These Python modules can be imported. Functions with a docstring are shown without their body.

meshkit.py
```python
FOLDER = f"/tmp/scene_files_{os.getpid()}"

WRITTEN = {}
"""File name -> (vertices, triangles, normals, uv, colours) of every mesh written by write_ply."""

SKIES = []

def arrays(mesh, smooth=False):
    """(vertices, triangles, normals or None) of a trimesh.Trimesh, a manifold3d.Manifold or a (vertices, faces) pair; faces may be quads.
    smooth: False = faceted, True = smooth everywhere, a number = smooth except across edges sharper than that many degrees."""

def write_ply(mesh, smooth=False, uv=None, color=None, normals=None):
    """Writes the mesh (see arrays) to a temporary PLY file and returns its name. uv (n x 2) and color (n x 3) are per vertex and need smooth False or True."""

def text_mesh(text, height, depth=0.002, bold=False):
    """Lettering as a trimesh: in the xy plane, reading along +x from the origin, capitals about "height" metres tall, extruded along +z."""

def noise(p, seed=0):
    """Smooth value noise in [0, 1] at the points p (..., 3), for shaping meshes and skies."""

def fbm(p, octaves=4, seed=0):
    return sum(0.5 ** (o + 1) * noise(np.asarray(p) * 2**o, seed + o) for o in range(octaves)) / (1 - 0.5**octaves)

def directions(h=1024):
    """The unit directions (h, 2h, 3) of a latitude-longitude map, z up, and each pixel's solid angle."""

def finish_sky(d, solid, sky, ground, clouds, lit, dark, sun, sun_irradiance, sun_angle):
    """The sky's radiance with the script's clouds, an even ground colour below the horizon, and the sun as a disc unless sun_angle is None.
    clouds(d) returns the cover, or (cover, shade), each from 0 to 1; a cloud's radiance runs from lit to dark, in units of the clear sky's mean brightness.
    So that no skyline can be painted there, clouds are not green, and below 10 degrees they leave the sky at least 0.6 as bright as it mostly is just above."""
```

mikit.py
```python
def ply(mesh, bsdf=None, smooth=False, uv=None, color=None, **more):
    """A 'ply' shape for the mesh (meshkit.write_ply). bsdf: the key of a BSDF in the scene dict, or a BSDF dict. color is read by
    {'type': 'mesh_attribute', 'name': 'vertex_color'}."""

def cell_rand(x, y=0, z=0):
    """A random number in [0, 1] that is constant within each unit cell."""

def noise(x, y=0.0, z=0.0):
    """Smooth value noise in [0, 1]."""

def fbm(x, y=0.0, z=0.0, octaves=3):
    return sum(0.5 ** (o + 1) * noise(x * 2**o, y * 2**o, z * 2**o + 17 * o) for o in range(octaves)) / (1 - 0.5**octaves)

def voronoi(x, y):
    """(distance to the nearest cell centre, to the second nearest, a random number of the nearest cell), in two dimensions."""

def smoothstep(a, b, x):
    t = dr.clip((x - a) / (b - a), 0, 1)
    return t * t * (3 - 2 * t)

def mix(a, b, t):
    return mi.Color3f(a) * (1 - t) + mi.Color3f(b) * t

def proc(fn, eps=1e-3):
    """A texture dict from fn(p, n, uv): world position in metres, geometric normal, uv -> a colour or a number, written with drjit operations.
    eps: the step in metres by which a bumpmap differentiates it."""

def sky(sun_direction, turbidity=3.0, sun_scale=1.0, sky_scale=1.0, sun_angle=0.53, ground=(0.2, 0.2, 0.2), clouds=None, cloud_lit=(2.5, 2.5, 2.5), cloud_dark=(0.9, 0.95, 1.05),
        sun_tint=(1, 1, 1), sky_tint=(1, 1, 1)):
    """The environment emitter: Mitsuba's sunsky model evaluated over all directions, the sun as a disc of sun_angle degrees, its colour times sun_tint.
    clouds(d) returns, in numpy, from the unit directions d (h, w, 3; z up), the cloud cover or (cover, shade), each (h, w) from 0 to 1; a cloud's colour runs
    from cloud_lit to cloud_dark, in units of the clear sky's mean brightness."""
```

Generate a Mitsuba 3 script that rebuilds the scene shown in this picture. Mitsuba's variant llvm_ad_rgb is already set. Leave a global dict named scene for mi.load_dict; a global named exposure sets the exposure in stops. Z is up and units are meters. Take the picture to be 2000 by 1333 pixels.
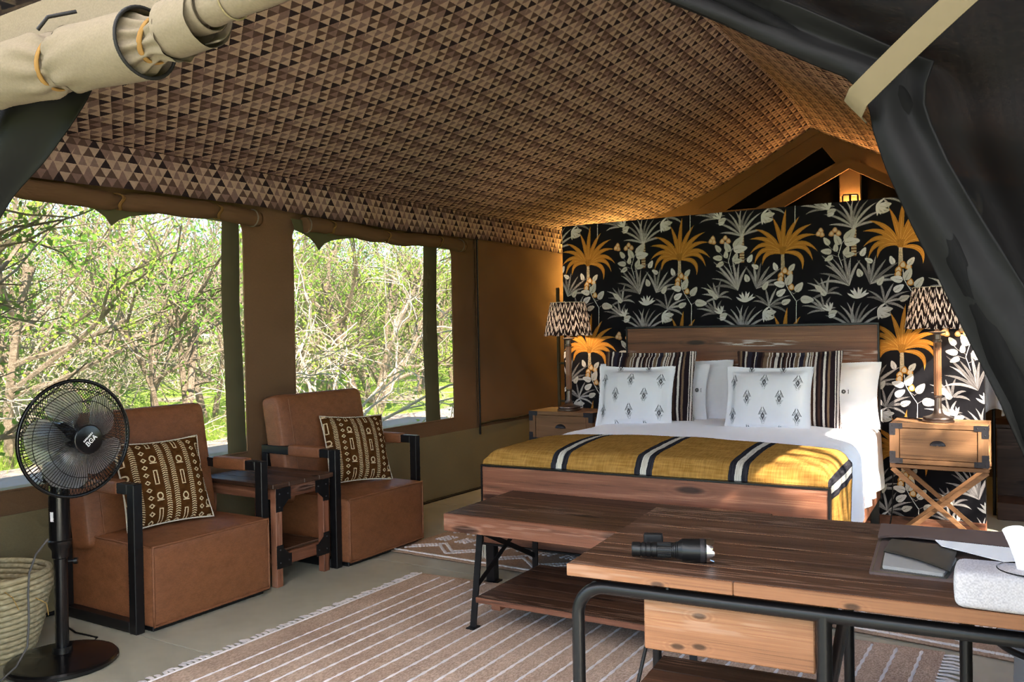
import math
import numpy as np
import trimesh
import drjit as dr
import mitsuba as mi
import mikit
import meshkit
from mikit import noise, fbm, voronoi, cell_rand, smoothstep, mix
from shapely.geometry import Polygon, box as sbox
from shapely.ops import unary_union
from shapely import affinity

T4 = mi.ScalarTransform4f
scene, labels = {}, {}

# ------------------------------------------------------------------ camera, sky, sun, exposure
exposure = 3.52
CAM_H = 1.35
F_PX, PITCH, ROLL, YAW = 1677.998, 0.0109103, -0.0173544, 0.549338


def camera_matrix():
    cp, sp, cr, sr, cy, sy = (math.cos(PITCH), math.sin(PITCH), math.cos(ROLL), math.sin(ROLL), math.cos(YAW), math.sin(YAW))
    a1 = np.array([[cy, sy, 0], [0, 0, -1], [-sy, cy, 0]])
    a2 = np.array([[1, 0, 0], [0, cp, -sp], [0, sp, cp]])
    a3 = np.array([[cr, -sr, 0], [sr, cr, 0], [0, 0, 1]])
    a = a3 @ a2 @ a1                                  # rows: right, down, forward
    m = np.eye(4)
    m[:3, 0], m[:3, 1], m[:3, 2], m[:3, 3] = -a[0], -a[1], a[2], [0, 0, CAM_H]
    return m


scene['camera'] = {'type': 'perspective', 'fov': math.degrees(2 * math.atan(1000 / F_PX)), 'fov_axis': 'x',
                   'near_clip': 0.05, 'far_clip': 500.0, 'to_world': T4(camera_matrix())}
SUN = np.array([1.0, -0.70, 0.87])
scene['sky'] = mikit.sky(SUN, turbidity=3.0, sun_scale=1.8, sky_scale=2.0, ground=(0.22, 0.2, 0.16), sun_tint=(0.93, 1.0, 1.16))


# ------------------------------------------------------------------ helpers
def C(r, g, b):
    c = np.array([r, g, b], float) / 255
    return [float(x) for x in np.where(c <= 0.04045, c / 12.92, ((c + 0.055) / 1.055) ** 2.4)]


def free(name):
    if name not in scene and name not in labels:
        return name
    k = 1
    while f'{name}_{k:03d}' in scene or f'{name}_{k:03d}' in labels:
        k += 1
    return f'{name}_{k:03d}'


def thing(name, label, cat, group=None):
    k = free(name)
    labels[k] = {'label': label, 'category': cat}
    if group:
        labels[k]['group'] = group
    return k


def put(name, mesh, mat, parent=None, M=None, smooth=False, uv=None, label=None, kind=None, color=None):
    """One entry of the scene: a part of parent, or a top-level piece."""
    if isinstance(mesh, tuple):
        mesh = trimesh.Trimesh(np.asarray(mesh[0], float), np.asarray(mesh[1], int), process=False)
    if M is not None:
        mesh = mesh.copy()
        mesh.apply_transform(M)
    k = free(parent + '__' + name) if parent else (name if name in labels and name not in scene else free(name))
    scene[k] = mikit.ply(mesh, mat, smooth=smooth, uv=uv, color=color)
    if label or kind:
        labels.setdefault(k, {})
        if label:
            labels[k]['label'] = label
        if kind:
            labels[k]['kind'] = kind
    return k


def structure(name, mesh, mat, label, **kw):
    k = put(name, mesh, mat, **kw)
    labels[k] = {'label': label, 'kind': 'structure'}
    return k


def solo(name, mesh, mat, label, cat, group=None, **kw):
    k = thing(name, label, cat, group)
    return put(k, mesh, mat, **kw)


def mat4(origin=(0, 0, 0), rz=0.0, rx=0.0, ry=0.0):
    m = trimesh.transformations.euler_matrix(math.radians(rx), math.radians(ry), math.radians(rz), 'sxyz')
    m[:3, 3] = origin
    return m


def frame(o, ex, ey, ez):
    m = np.eye(4)
    m[:3, 0], m[:3, 1], m[:3, 2], m[:3, 3] = ex, ey, ez, o
    return m


def cat(*ms):
    ms = [m if isinstance(m, trimesh.Trimesh) else trimesh.Trimesh(np.asarray(m[0], float), np.asarray(m[1], int), process=False) for m in ms]
    return trimesh.util.concatenate(ms)


def cbox(x0, x1, y0, y1, z0, z1, c=0.002):
    """A box with chamfered edges."""
    c = min(c, (x1 - x0) / 3, (y1 - y0) / 3, (z1 - z0) / 3)
    pts = []
    for sx, (xa, xb) in ((0, (x0, x0 + c)), (1, (x1, x1 - c))):
        for sy, (ya, yb) in ((0, (y0, y0 + c)), (1, (y1, y1 - c))):
            for sz, (za, zb) in ((0, (z0, z0 + c)), (1, (z1, z1 - c))):
                pts += [(xb, yb, za), (xb, ya, zb), (xa, yb, zb)]
    return trimesh.Trimesh(np.array(pts)).convex_hull


def hull(pts):
    return trimesh.Trimesh(np.asarray(pts, float)).convex_hull


def softbox(sx, sy, sz, r, n=10, bulge=(0, 0, 0), seed=0, wrinkle=0.0):
    """A rounded box centred on the origin, its faces optionally swollen and wrinkled (smooth)."""
    h = np.array([sx, sy, sz]) / 2
    t = np.linspace(-1, 1, n + 1)
    t = np.sign(t) * (1 - (1 - np.abs(t)) ** 1.7)
    V, F = [], []
    for ax in range(3):
        for s in (-1, 1):
            a, b = (ax + 1) % 3, (ax + 2) % 3
            A, B = np.meshgrid(t, t, indexing='ij')
            P = np.zeros((n + 1, n + 1, 3))
            P[..., ax], P[..., a], P[..., b] = s, A, B
            base = sum(len(v) for v in V)
            V.append((P * h).reshape(-1, 3))
            i, j = np.meshgrid(np.arange(n), np.arange(n), indexing='ij')
            q = np.stack([i * (n + 1) + j, (i + 1) * (n + 1) + j, (i + 1) * (n + 1) + j + 1, i * (n + 1) + j + 1], -1).reshape(-1, 4)
            if s < 0:
                q = q[:, ::-1]
            F.append(q + base)
    V, F = np.vstack(V), np.vstack(F)
    inner = np.clip(V, -(h - r), h - r)
    d = V - inner
    L = np.linalg.norm(d, axis=1, keepdims=True)
    P = inner + np.where(L > 1e-9, d / np.maximum(L, 1e-9) * r, 0)
    u = P / h
    for ax in range(3):
        if bulge[ax]:
            a, b = (ax + 1) % 3, (ax + 2) % 3
            P[:, ax] += bulge[ax] * np.sign(u[:, ax]) * np.abs(u[:, ax]) ** 3 * (1 - u[:, a] ** 2) * (1 - u[:, b] ** 2)
    if wrinkle:
        nn = meshkit.fbm(P * 6 + seed * 7.3, 3, seed) - 0.5
        P = P + (P / np.maximum(np.linalg.norm(P, axis=1, keepdims=True), 1e-6)) * nn[:, None] * wrinkle
    m = trimesh.Trimesh(P, np.vstack([F[:, [0, 1, 2]], F[:, [0, 2, 3]]]), process=False)
    m.merge_vertices(digits_vertex=6)
    return m


def tube(points, r, sides=8, cap=True, closed=False):
    p = np.asarray(points, float)
    n = len(p)
    r = np.broadcast_to(np.asarray(r, float), (n,))
    if closed:
        t = np.roll(p, -1, 0) - np.roll(p, 1, 0)
    else:
        t = np.gradient(p, axis=0)
    t /= np.linalg.norm(t, axis=1, keepdims=True) + 1e-12
    a = np.zeros_like(t)
    ref = np.array([0, 0, 1.0]) if abs(t[0, 2]) < 0.9 else np.array([1.0, 0, 0])
    v = np.cross(t[0], ref)
    v /= np.linalg.norm(v)
    for i in range(n):
        v = v - t[i] * (v @ t[i])
        v /= np.linalg.norm(v) + 1e-12
        a[i] = v
    b = np.cross(t, a)
    ang = np.arange(sides) * 2 * np.pi / sides
    V = (p[:, None] + r[:, None, None] * (np.cos(ang)[None, :, None] * a[:, None] + np.sin(ang)[None, :, None] * b[:, None])).reshape(-1, 3)
    m = n if closed else n - 1
    i, j = np.meshgrid(np.arange(m), np.arange(sides), indexing='ij')
    i2 = (i + 1) % n
    q = np.stack([i * sides + j, i * sides + (j + 1) % sides, i2 * sides + (j + 1) % sides, i2 * sides + j], -1).reshape(-1, 4)
    F = np.vstack([q[:, [0, 1, 2]], q[:, [0, 2, 3]]])
    if cap and not closed:
        V = np.vstack([V, p[:1], p[-1:]])
        k = np.arange(sides)
        F = np.vstack([F, np.stack([np.full(sides, n * sides), (k + 1) % sides, k], 1),
                       np.stack([np.full(sides, n * sides + 1), (n - 1) * sides + k, (n - 1) * sides + (k + 1) % sides], 1)])
    return trimesh.Trimesh(V, F, process=False)


def lathe(profile, sides=32, center=(0, 0, 0)):
    p = np.asarray(profile, float)
    ang = np.arange(sides) * 2 * np.pi / sides
    V = np.stack([p[:, None, 0] * np.cos(ang), p[:, None, 0] * np.sin(ang), np.broadcast_to(p[:, None, 1], (len(p), sides))], -1).reshape(-1, 3)
    i, j = np.meshgrid(np.arange(len(p) - 1), np.arange(sides), indexing='ij')
    q = np.stack([i * sides + j, i * sides + (j + 1) % sides, (i + 1) * sides + (j + 1) % sides, (i + 1) * sides + j], -1).reshape(-1, 4)
    return trimesh.Trimesh(V + np.array(center), np.vstack([q[:, [0, 1, 2]], q[:, [0, 2, 3]]]), process=False)


def grid(P):
    """Mesh of an (m, n, 3) array of points, uv = parameters."""
    m, n = P.shape[:2]
    i, j = np.meshgrid(np.arange(m - 1), np.arange(n - 1), indexing='ij')
    q = np.stack([i * n + j, (i + 1) * n + j, (i + 1) * n + j + 1, i * n + j + 1], -1).reshape(-1, 4)
    return trimesh.Trimesh(P.reshape(-1, 3), np.vstack([q[:, [0, 1, 2]], q[:, [0, 2, 3]]]), process=False)


def sheet(P, thick=0.004):
    """A cloth sheet with real thickness from an (m, n, 3) array."""
    m, n = P.shape[:2]
    du, dv = np.gradient(P, axis=0), np.gradient(P, axis=1)
    N = np.cross(du, dv)
    N /= np.linalg.norm(N, axis=2, keepdims=True) + 1e-12
    a, b = grid(P + N * thick / 2), grid(P - N * thick / 2)
    b.faces = b.faces[:, ::-1]
    k = m * n
    e = [(i, 0) for i in range(m)] + [(m - 1, j) for j in range(1, n)] + [(i, n - 1) for i in range(m - 2, -1, -1)] + [(0, j) for j in range(n - 2, 0, -1)]
    e = np.array([i * n + j for i, j in e])
    e2 = np.roll(e, -1)
    side = np.vstack([np.stack([e, e + k, e2 + k], 1), np.stack([e, e2 + k, e2], 1)])
    return trimesh.Trimesh(np.vstack([a.vertices, b.vertices]), np.vstack([a.faces, b.faces + k, side]), process=False)


def prism(poly, d0, d1):
    """shapely polygon extruded from d0 to d1 along +z."""
    ms = []
    for g in getattr(poly, 'geoms', [poly]):
        if g.area > 1e-8:
            m = trimesh.creation.extrude_polygon(g, d1 - d0, engine='earcut')
            m.apply_translation([0, 0, d0])
            ms.append(m)
    return trimesh.util.concatenate(ms)


def flatpoly(poly):
    vs, fs, k = [], [], 0
    for g in getattr(poly, 'geoms', [poly]):
        if g.geom_type == 'Polygon' and g.area > 1e-7:
            v, f = trimesh.creation.triangulate_polygon(g, engine='earcut')
            vs.append(v)
            fs.append(f + k)
            k += len(v)
    if not vs:
        return None
    return np.vstack(vs), np.vstack(fs)


PLANK = [0]


def woody(name, mesh, mat, axis, parent=None, M=None, tone=None, **kw):
    """A wooden piece: uv runs along the local axis of its grain; every piece gets its own tone."""
    PLANK[0] += 1
    k = (PLANK[0] * 37) % 97 if tone is None else tone
    v, f = np.asarray(mesh.vertices)[mesh.faces].reshape(-1, 3), np.arange(len(mesh.faces) * 3).reshape(-1, 3)
    n = np.repeat(np.abs(mesh.face_normals), 3, axis=0)
    others = [a for a in range(3) if a != axis]
    dom = np.argmax(n, axis=1)
    u = v[:, axis].copy()
    w = np.where(dom == others[0], v[:, others[1]], v[:, others[0]])
    end = dom == axis
    u[end] = v[end, others[0]] * 0.35
    w = np.where(end, v[:, others[1]], w)
    rng = np.random.default_rng(k * 13 + 5)
    uv = np.stack([u + rng.uniform(0, 30), np.clip(w - w.mean(), -4.5, 4.5) + 5 + 10 * k], 1)
    return put(name, trimesh.Trimesh(v, f, process=False), mat, parent, M, uv=uv, **kw)


def ref(k):
    return {'type': 'ref', 'id': k}


def material(key, color, rough=0.6, spec=0.3, two=True, **kw):
    d = {'type': 'principled', 'base_color': color if isinstance(color, dict) else {'type': 'rgb', 'value': list(color)}, 'roughness': rough, 'specular': spec, **kw}
    scene[key] = {'type': 'twosided', 'bsdf': d} if two else d
    return key


def cloth(key, color):
    scene[key] = {'type': 'twosided', 'bsdf': {'type': 'diffuse', 'reflectance': color if isinstance(color, dict) else {'type': 'rgb', 'value': list(color)}}}
    return key


# ------------------------------------------------------------------ materials
def wood_fn(dark, mid, light, wear=0.0, wear_col=(0.6, 0.57, 0.55), knots=0.5, vary=0.5, kn_u=1.6, kn_w=6.5):
    def fn(p, n, uv):
        u, v = uv[0], uv[1]
        k = dr.floor(v / 10)
        r = cell_rand(k, 3)
        w = v - 10 * k
        warp = noise(u * 1.1, w * 7, k)
        g = noise(u * 0.9 + 3 * warp, w * 55 + warp * 5, k * 1.7)
        fine = noise(u * 9, w * 420, k)
        big = fbm(u * 0.8, w * 14, k * 2.1 + 9)
        d1, d2, rr = voronoi(u * kn_u + k * 0.37, w * kn_w + k * 0.73)
        kn = smoothstep(0.17, 0.05, d1) * dr.select(rr < knots, 1.0, 0.0)
        ring = 0.5 + 0.5 * dr.sin(d1 * 60) * smoothstep(0.35, 0.05, d1) * dr.select(rr < knots, 1.0, 0.0)
        t = dr.clip(0.45 * g + 0.25 * fine + 0.5 * big - 0.12, 0, 1) * (0.75 + 0.5 * ring)
        c = mix(mix(dark, mid, smoothstep(0.1, 0.5, t)), light, smoothstep(0.5, 0.95, t))
        c = c * (1 - vary * 0.5 + vary * r)
        c = mix(c, mi.Color3f(dark) * 0.4, kn * 0.9)
        if wear:
            wv = smoothstep(0.62, 0.8, noise(u * 1.7, w * 16, k + 40)) * smoothstep(0.35, 0.8, noise(u * 14, w * 160, k))
            c = mix(c, wear_col, wv * wear)
        return c
    return mikit.proc(fn)


material('mat_dark_wood', wood_fn(C(38, 25, 19), C(68, 46, 34), C(100, 72, 54), wear=0.35, wear_col=C(150, 120, 100), knots=0.25), 0.42, 0.4)
material('mat_red_wood', wood_fn(C(70, 42, 32), C(122, 78, 58), C(164, 116, 90), wear=0.25, wear_col=C(205, 170, 150), knots=0.5), 0.45, 0.35)
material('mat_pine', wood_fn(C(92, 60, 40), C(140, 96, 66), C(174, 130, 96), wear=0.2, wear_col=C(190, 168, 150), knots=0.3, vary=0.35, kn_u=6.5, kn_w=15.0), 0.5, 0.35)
material('mat_head_wood', wood_fn(C(60, 38, 26), C(114, 73, 48), C(156, 108, 76), wear=0.8, wear_col=C(205, 195, 190), knots=0.35, vary=0.3), 0.42, 0.4)
material('mat_oak', wood_fn(C(100, 72, 48), C(134, 98, 68), C(160, 122, 88), knots=0.1, vary=0.25), 0.5, 0.3)
material('mat_black_metal', C(22, 22, 24), 0.35, 0.5, metallic=0.3)
material('mat_iron', C(58, 56, 60), 0.45, 0.5, metallic=0.6)
material('mat_black_plastic', C(14, 14, 16), 0.2, 0.5)
material('mat_rubber', C(20, 20, 21), 0.6, 0.3)
material('mat_chrome', C(190, 190, 195), 0.15, 0.6, metallic=1.0)
material('mat_pewter', C(120, 105, 98), 0.3, 0.5, metallic=0.9)
material('mat_white_cotton', C(240, 240, 244), 0.9, 0.1)
material('mat_sheet', C(243, 243, 247), 0.85, 0.1)
material('mat_grey_seat', C(150, 150, 155), 0.6, 0.3)
material('mat_paper', C(215, 218, 220), 0.8, 0.1)
material('mat_strap', C(92, 83, 64), 0.9, 0.1)
material('mat_tie', C(128, 98, 56), 0.85, 0.1)
material('mat_dark_gauze', C(9, 9, 10), 0.6, 0.15)
scene['mat_gauze_sheer'] = {'type': 'mask', 'opacity': 0.76, 'bsdf': {'type': 'twosided', 'bsdf': {'type': 'principled', 'base_color': {'type': 'rgb', 'value': C(8, 8, 9)}, 'roughness': 0.7, 'specular': 0.1}}}
scene['mat_fine_net'] = {'type': 'mask', 'opacity': 0.06, 'bsdf': {'type': 'twosided', 'bsdf': {'type': 'diffuse', 'reflectance': {'type': 'rgb', 'value': C(150, 150, 140)}}}}
scene['mat_screen'] = {'type': 'mask', 'opacity': 0.3, 'bsdf': {'type': 'twosided', 'bsdf': {'type': 'diffuse', 'reflectance': {'type': 'rgb', 'value': C(24, 24, 26)}}}}
scene['mat_fill_cloth'] = {'type': 'principledthin', 'base_color': {'type': 'rgb', 'value': C(246, 244, 244)}, 'roughness': 0.9, 'diff_trans': 1.9, 'spec_trans': 0.0}  # very translucent, so the added unseen roof passes sun as soft fill
material('mat_folder', C(92, 78, 74), 0.5, 0.3)
material('mat_notebook', C(62, 60, 54), 0.4, 0.4)
material('mat_cream', C(205, 195, 178), 0.9, 0.1)
material('mat_robe', C(225, 220, 222), 0.95, 0.05)
material('mat_cord', C(95, 92, 92), 0.5, 0.3)
material('mat_black_anod', C(40, 41, 43), 0.32, 0.5, metallic=0.7)
material('mat_pad', C(150, 150, 148), 0.5, 0.3)
material('mat_white_print', C(225, 225, 228), 0.6, 0.2)
material('mat_straw', C(196, 160, 96), 0.8, 0.1)


def leather_fn(p, n, uv):
    m = 0.35 + 0.3 * fbm(p.x * 22, p.y * 22, p.z * 22, octaves=3) + 0.12 * noise(p.x * 70, p.y * 70, p.z * 70)
    g = noise(p.x * 180, p.y * 180, p.z * 180)
    return mix(C(94, 58, 38), C(140, 90, 60), dr.clip(m * 1.3 - 0.15, 0, 1)) * (0.88 + 0.2 * g)


material('mat_leather', mikit.proc(leather_fn), 0.5, 0.35)


def floor_fn(p, n, uv):
    a = fbm(p.x * 1.3, p.y * 1.3, octaves=4)
    b = noise(p.x * 22, p.y * 22)
    c = mix(C(142, 140, 124), C(178, 174, 158), dr.clip(a * 1.2 - 0.1 + 0.12 * b, 0, 1))
    return mix(c, C(176, 170, 150), smoothstep(0.7, 0.82, noise(p.x * 4, p.y * 4, 3.3)) * 0.25)


material('mat_floor', mikit.proc(floor_fn), 0.45, 0.35)


def print_fn(p, n, uv):
    """Printed lining cloth: rows of little triangles and slanted lozenges in four browns."""
    W, H = 0.062, 0.047
    r = dr.floor(uv[1] / H)
    fy = uv[1] / H - r
    par = r - 2 * dr.floor(r / 2)
    x = uv[0] / W + 0.5 * par
    c0 = dr.floor(x)
    fx = x - c0
    up = dr.abs(fx - 0.5) < 0.5 * (1 - fy)
    xs = dr.floor(x + 0.5)
    ca = c0 - 3 * dr.floor(c0 / 3)
    cb = xs - 3 * dr.floor(xs / 3)
    rr = r - 4 * dr.floor(r / 4)
    h = dr.select(up, cell_rand(ca, rr, 1), cell_rand(cb, rr, 2))
    tan, mauve, brown, black = C(176, 152, 136), C(132, 108, 102), C(92, 73, 67), C(50, 42, 44)
    chev = dr.abs(dr.abs(fx - 0.5) + 0.35 * fy - 0.4) < 0.06
    cu = dr.select(h < 0.62, mi.Color3f(tan), mi.Color3f(mauve))
    cd = dr.select(h < 0.4, mi.Color3f(black), dr.select(h < 0.75, mi.Color3f(brown), mi.Color3f(mauve)))
    cd = dr.select(chev & (h > 0.75), mi.Color3f(tan), cd)
    return dr.select(up, cu, cd) * (0.9 + 0.2 * noise(p.x * 90, p.y * 90, p.z * 90))


cloth('mat_print', mikit.proc(print_fn))


def canvas_fn(lo, hi):
    def fn(p, n, uv):
        return mix(lo, hi, dr.clip(fbm(p.x * 2.1, p.y * 2.1, p.z * 2.1, octaves=3) * 1.2 - 0.1, 0, 1)) * (0.92 + 0.16 * noise(p.x * 260, p.y * 260, p.z * 260))
    return mikit.proc(fn)


cloth('mat_canvas', canvas_fn(C(106, 82, 62), C(126, 100, 76)))
cloth('mat_canvas_olive', canvas_fn(C(112, 102, 78), C(132, 122, 94)))
cloth('mat_canvas_door', canvas_fn(C(108, 99, 85), C(125, 115, 100)))
cloth('mat_roll', C(108, 84, 62))
cloth('mat_flap', C(92, 92, 66))


def throw_fn(p, n, uv):
    x = uv[0]                                     # metres from the first stripe
    s = x - 0.462 * dr.floor(x / 0.462)
    thread = noise(uv[0] * 330, uv[1] * 25)
    slub = noise(uv[0] * 18, uv[1] * 160)
    y = mix(C(146, 104, 46), C(192, 150, 84), dr.clip(0.55 * thread + 0.6 * slub - 0.1, 0, 1))
    blk = mix(C(30, 30, 36), C(60, 60, 66), thread)
    wht = mix(C(190, 184, 170), C(228, 224, 212), thread)
    inside = (s < 0.092) & (x > 0) & (x < 1.6)
    mid = (s > 0.030) & (s < 0.062)
    return dr.select(inside, dr.select(mid, wht, blk), y)


cloth('mat_throw', mikit.proc(throw_fn))


def mud_fn(p, n, uv):
    ink, base = C(205, 184, 150), mix(C(66, 40, 20), C(84, 54, 28), noise(uv[0] * 60, uv[1] * 60))
    x = uv[0] * 22.0
    c = dr.floor(x)
    f = x - c - 0.5
    t = c - 3 * dr.floor(c / 3)
    v = uv[1]
    tick = (dr.abs(f) < 0.30) & ((v * 92 + dr.abs(f) * 1.6 - dr.floor(v * 92 + dr.abs(f) * 1.6)) < 0.45)
    q = v * 10.5 + cell_rand(c, 1)
    qi = dr.floor(q)
    e = (q - qi - 0.5) * 2.07
    odd = qi - 2 * dr.floor(qi / 2)
    ringd = dr.abs(dr.sqrt(f * f + dr.square(e * 0.9)) - 0.30)
    cap = dr.maximum(dr.abs(f) - 0.06, dr.abs(e) - 0.62)
    capd = dr.abs(cap - 0.12)
    foot = (dr.abs(e + 0.45) < 0.07) & (dr.abs(f) < 0.4)
    chain = dr.select(odd > 0.5, (ringd < 0.075) | foot, capd < 0.06)
    dots = (dr.abs(f) + dr.abs((v * 26 - dr.floor(v * 26)) - 0.5) < 0.34) & (dr.abs(f) + dr.abs((v * 26 - dr.floor(v * 26)) - 0.5) > 0.16)
    on = dr.select(t < 0.5, chain, dr.select(t < 1.5, tick, dr.select(c - 6 * dr.floor(c / 6) < 3, dots, tick)))
    return dr.select(on, mi.Color3f(ink), base)


cloth('mat_mudcloth', mikit.proc(mud_fn))


def diamond_fn(p, n, uv):
    U, V = 0.100, 0.215
    x, y = uv[0] / U, uv[1] / V
    c = dr.floor(x)
    fx = (x - c - 0.5) * U
    yy = y + 0.5 * (c - 2 * dr.floor(c / 2))
    fy = (yy - dr.floor(yy) - 0.5) * V
    d = dr.abs(fx) / 0.030 + dr.abs(fy) / 0.062
    core = (d > 0.12) & (d < 0.44)
    band = ((d > 0.60) & (d < 0.73)) | ((d > 0.86) & (d < 1.04))
    side = dr.abs(fx) > 0.0035
    frame_ = band & side & ((fy > 0) | (d < 0.9)) & (dr.abs(fy) > 0.008)
    weak = 0.75 + 0.25 * noise(uv[0] * 300, uv[1] * 300)
    w = mix(C(236, 236, 240), C(243, 243, 246), noise(uv[0] * 9, uv[1] * 9))
    return dr.select(core | frame_, mix(w, C(30, 30, 40), weak), w)


cloth('mat_diamond', mikit.proc(diamond_fn))


def stripe_fn(p, n, uv):
    x = uv[0] * 150 + 0.25 * noise(uv[1] * 30, uv[0] * 30)
    c = dr.floor(x)
    h = cell_rand(dr.floor(c / 2), 5)
    h2 = cell_rand(c, 9)
    col = dr.select(h < 0.45, mi.Color3f(C(40, 32, 36)), dr.select(h < 0.62, mi.Color3f(C(120, 98, 80)), dr.select(h < 0.8, mi.Color3f(C(72, 52, 46)), mi.Color3f(C(48, 46, 58)))))
    return dr.select(h2 < 0.24, mi.Color3f(C(214, 204, 196)), col)


cloth('mat_stripe', mikit.proc(stripe_fn))


def ikat_fn(p, n, uv):
    u, v = uv[0], uv[1]
    j = dr.floor(u * 190)
    jag = cell_rand(j, 4)
    z = u / 0.042
    zz = dr.abs(z - dr.floor(z) - 0.5) * 2
    row = v / 0.078 + 0.72 * zz + 0.55 * (jag - 0.5)
    f = row - dr.floor(row)
    colm = dr.floor(u / 0.021)
    on = f < (0.38 + 0.22 * (cell_rand(colm, dr.floor(row), 3) - 0.5))
    edge = noise(u * 500, v * 20)
    w = mix(C(150, 146, 154), C(214, 206, 202), edge)
    return dr.select(on, w, mix(C(18, 15, 17), C(34, 28, 30), edge))


ikat = {'type': 'principledthin', 'base_color': mikit.proc(ikat_fn), 'roughness': 0.8, 'diff_trans': 0.35, 'spec_trans': 0.0}
scene['mat_ikat'] = ikat


def weave_fn(a, b, s=1.0):
    def fn(p, n, uv):
        t = noise(p.x * 260 * s, p.y * 130 * s, p.z * 200 * s)
        l = fbm(p.x * 5, p.y * 5, p.z * 5)
        return mix(a, b, dr.clip(0.8 * t + 0.5 * l - 0.2, 0, 1))
    return mikit.proc(fn)


cloth('mat_rug', weave_fn(C(158, 130, 112), C(222, 200, 180)))
cloth('mat_rug_back', weave_fn(C(158, 130, 110), C(204, 178, 156), 0.7))
cloth('mat_tuft', C(228, 222, 220))
cloth('mat_linen', weave_fn(C(172, 170, 176), C(216, 214, 218), 1.6))
cloth('mat_seagrass', weave_fn(C(164, 150, 116), C(214, 202, 168), 0.5))
scene['mat_vertex'] = {'type': 'twosided', 'bsdf': {'type': 'diffuse', 'reflectance': {'type': 'mesh_attribute', 'name': 'vertex_color'}}}
scene['mat_net'] = {'type': 'mask', 'opacity': 0.2, 'bsdf': {'type': 'twosided', 'bsdf': {'type': 'diffuse', 'reflectance': {'type': 'rgb', 'value': C(124, 124, 98)}}}}
scene['mat_shade_net'] = {'type': 'mask', 'opacity': 0.992, 'bsdf': {'type': 'twosided', 'bsdf': {'type': 'diffuse', 'reflectance': {'type': 'rgb', 'value': C(14, 12, 8)}}}}  # near-black: the dimness behind the gable openings is put into the colour
scene['mat_blade'] = {'type': 'principledthin', 'base_color': {'type': 'rgb', 'value': C(238, 238, 240)}, 'roughness': 0.12, 'spec_trans': 0.9, 'diff_trans': 0.4}


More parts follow.
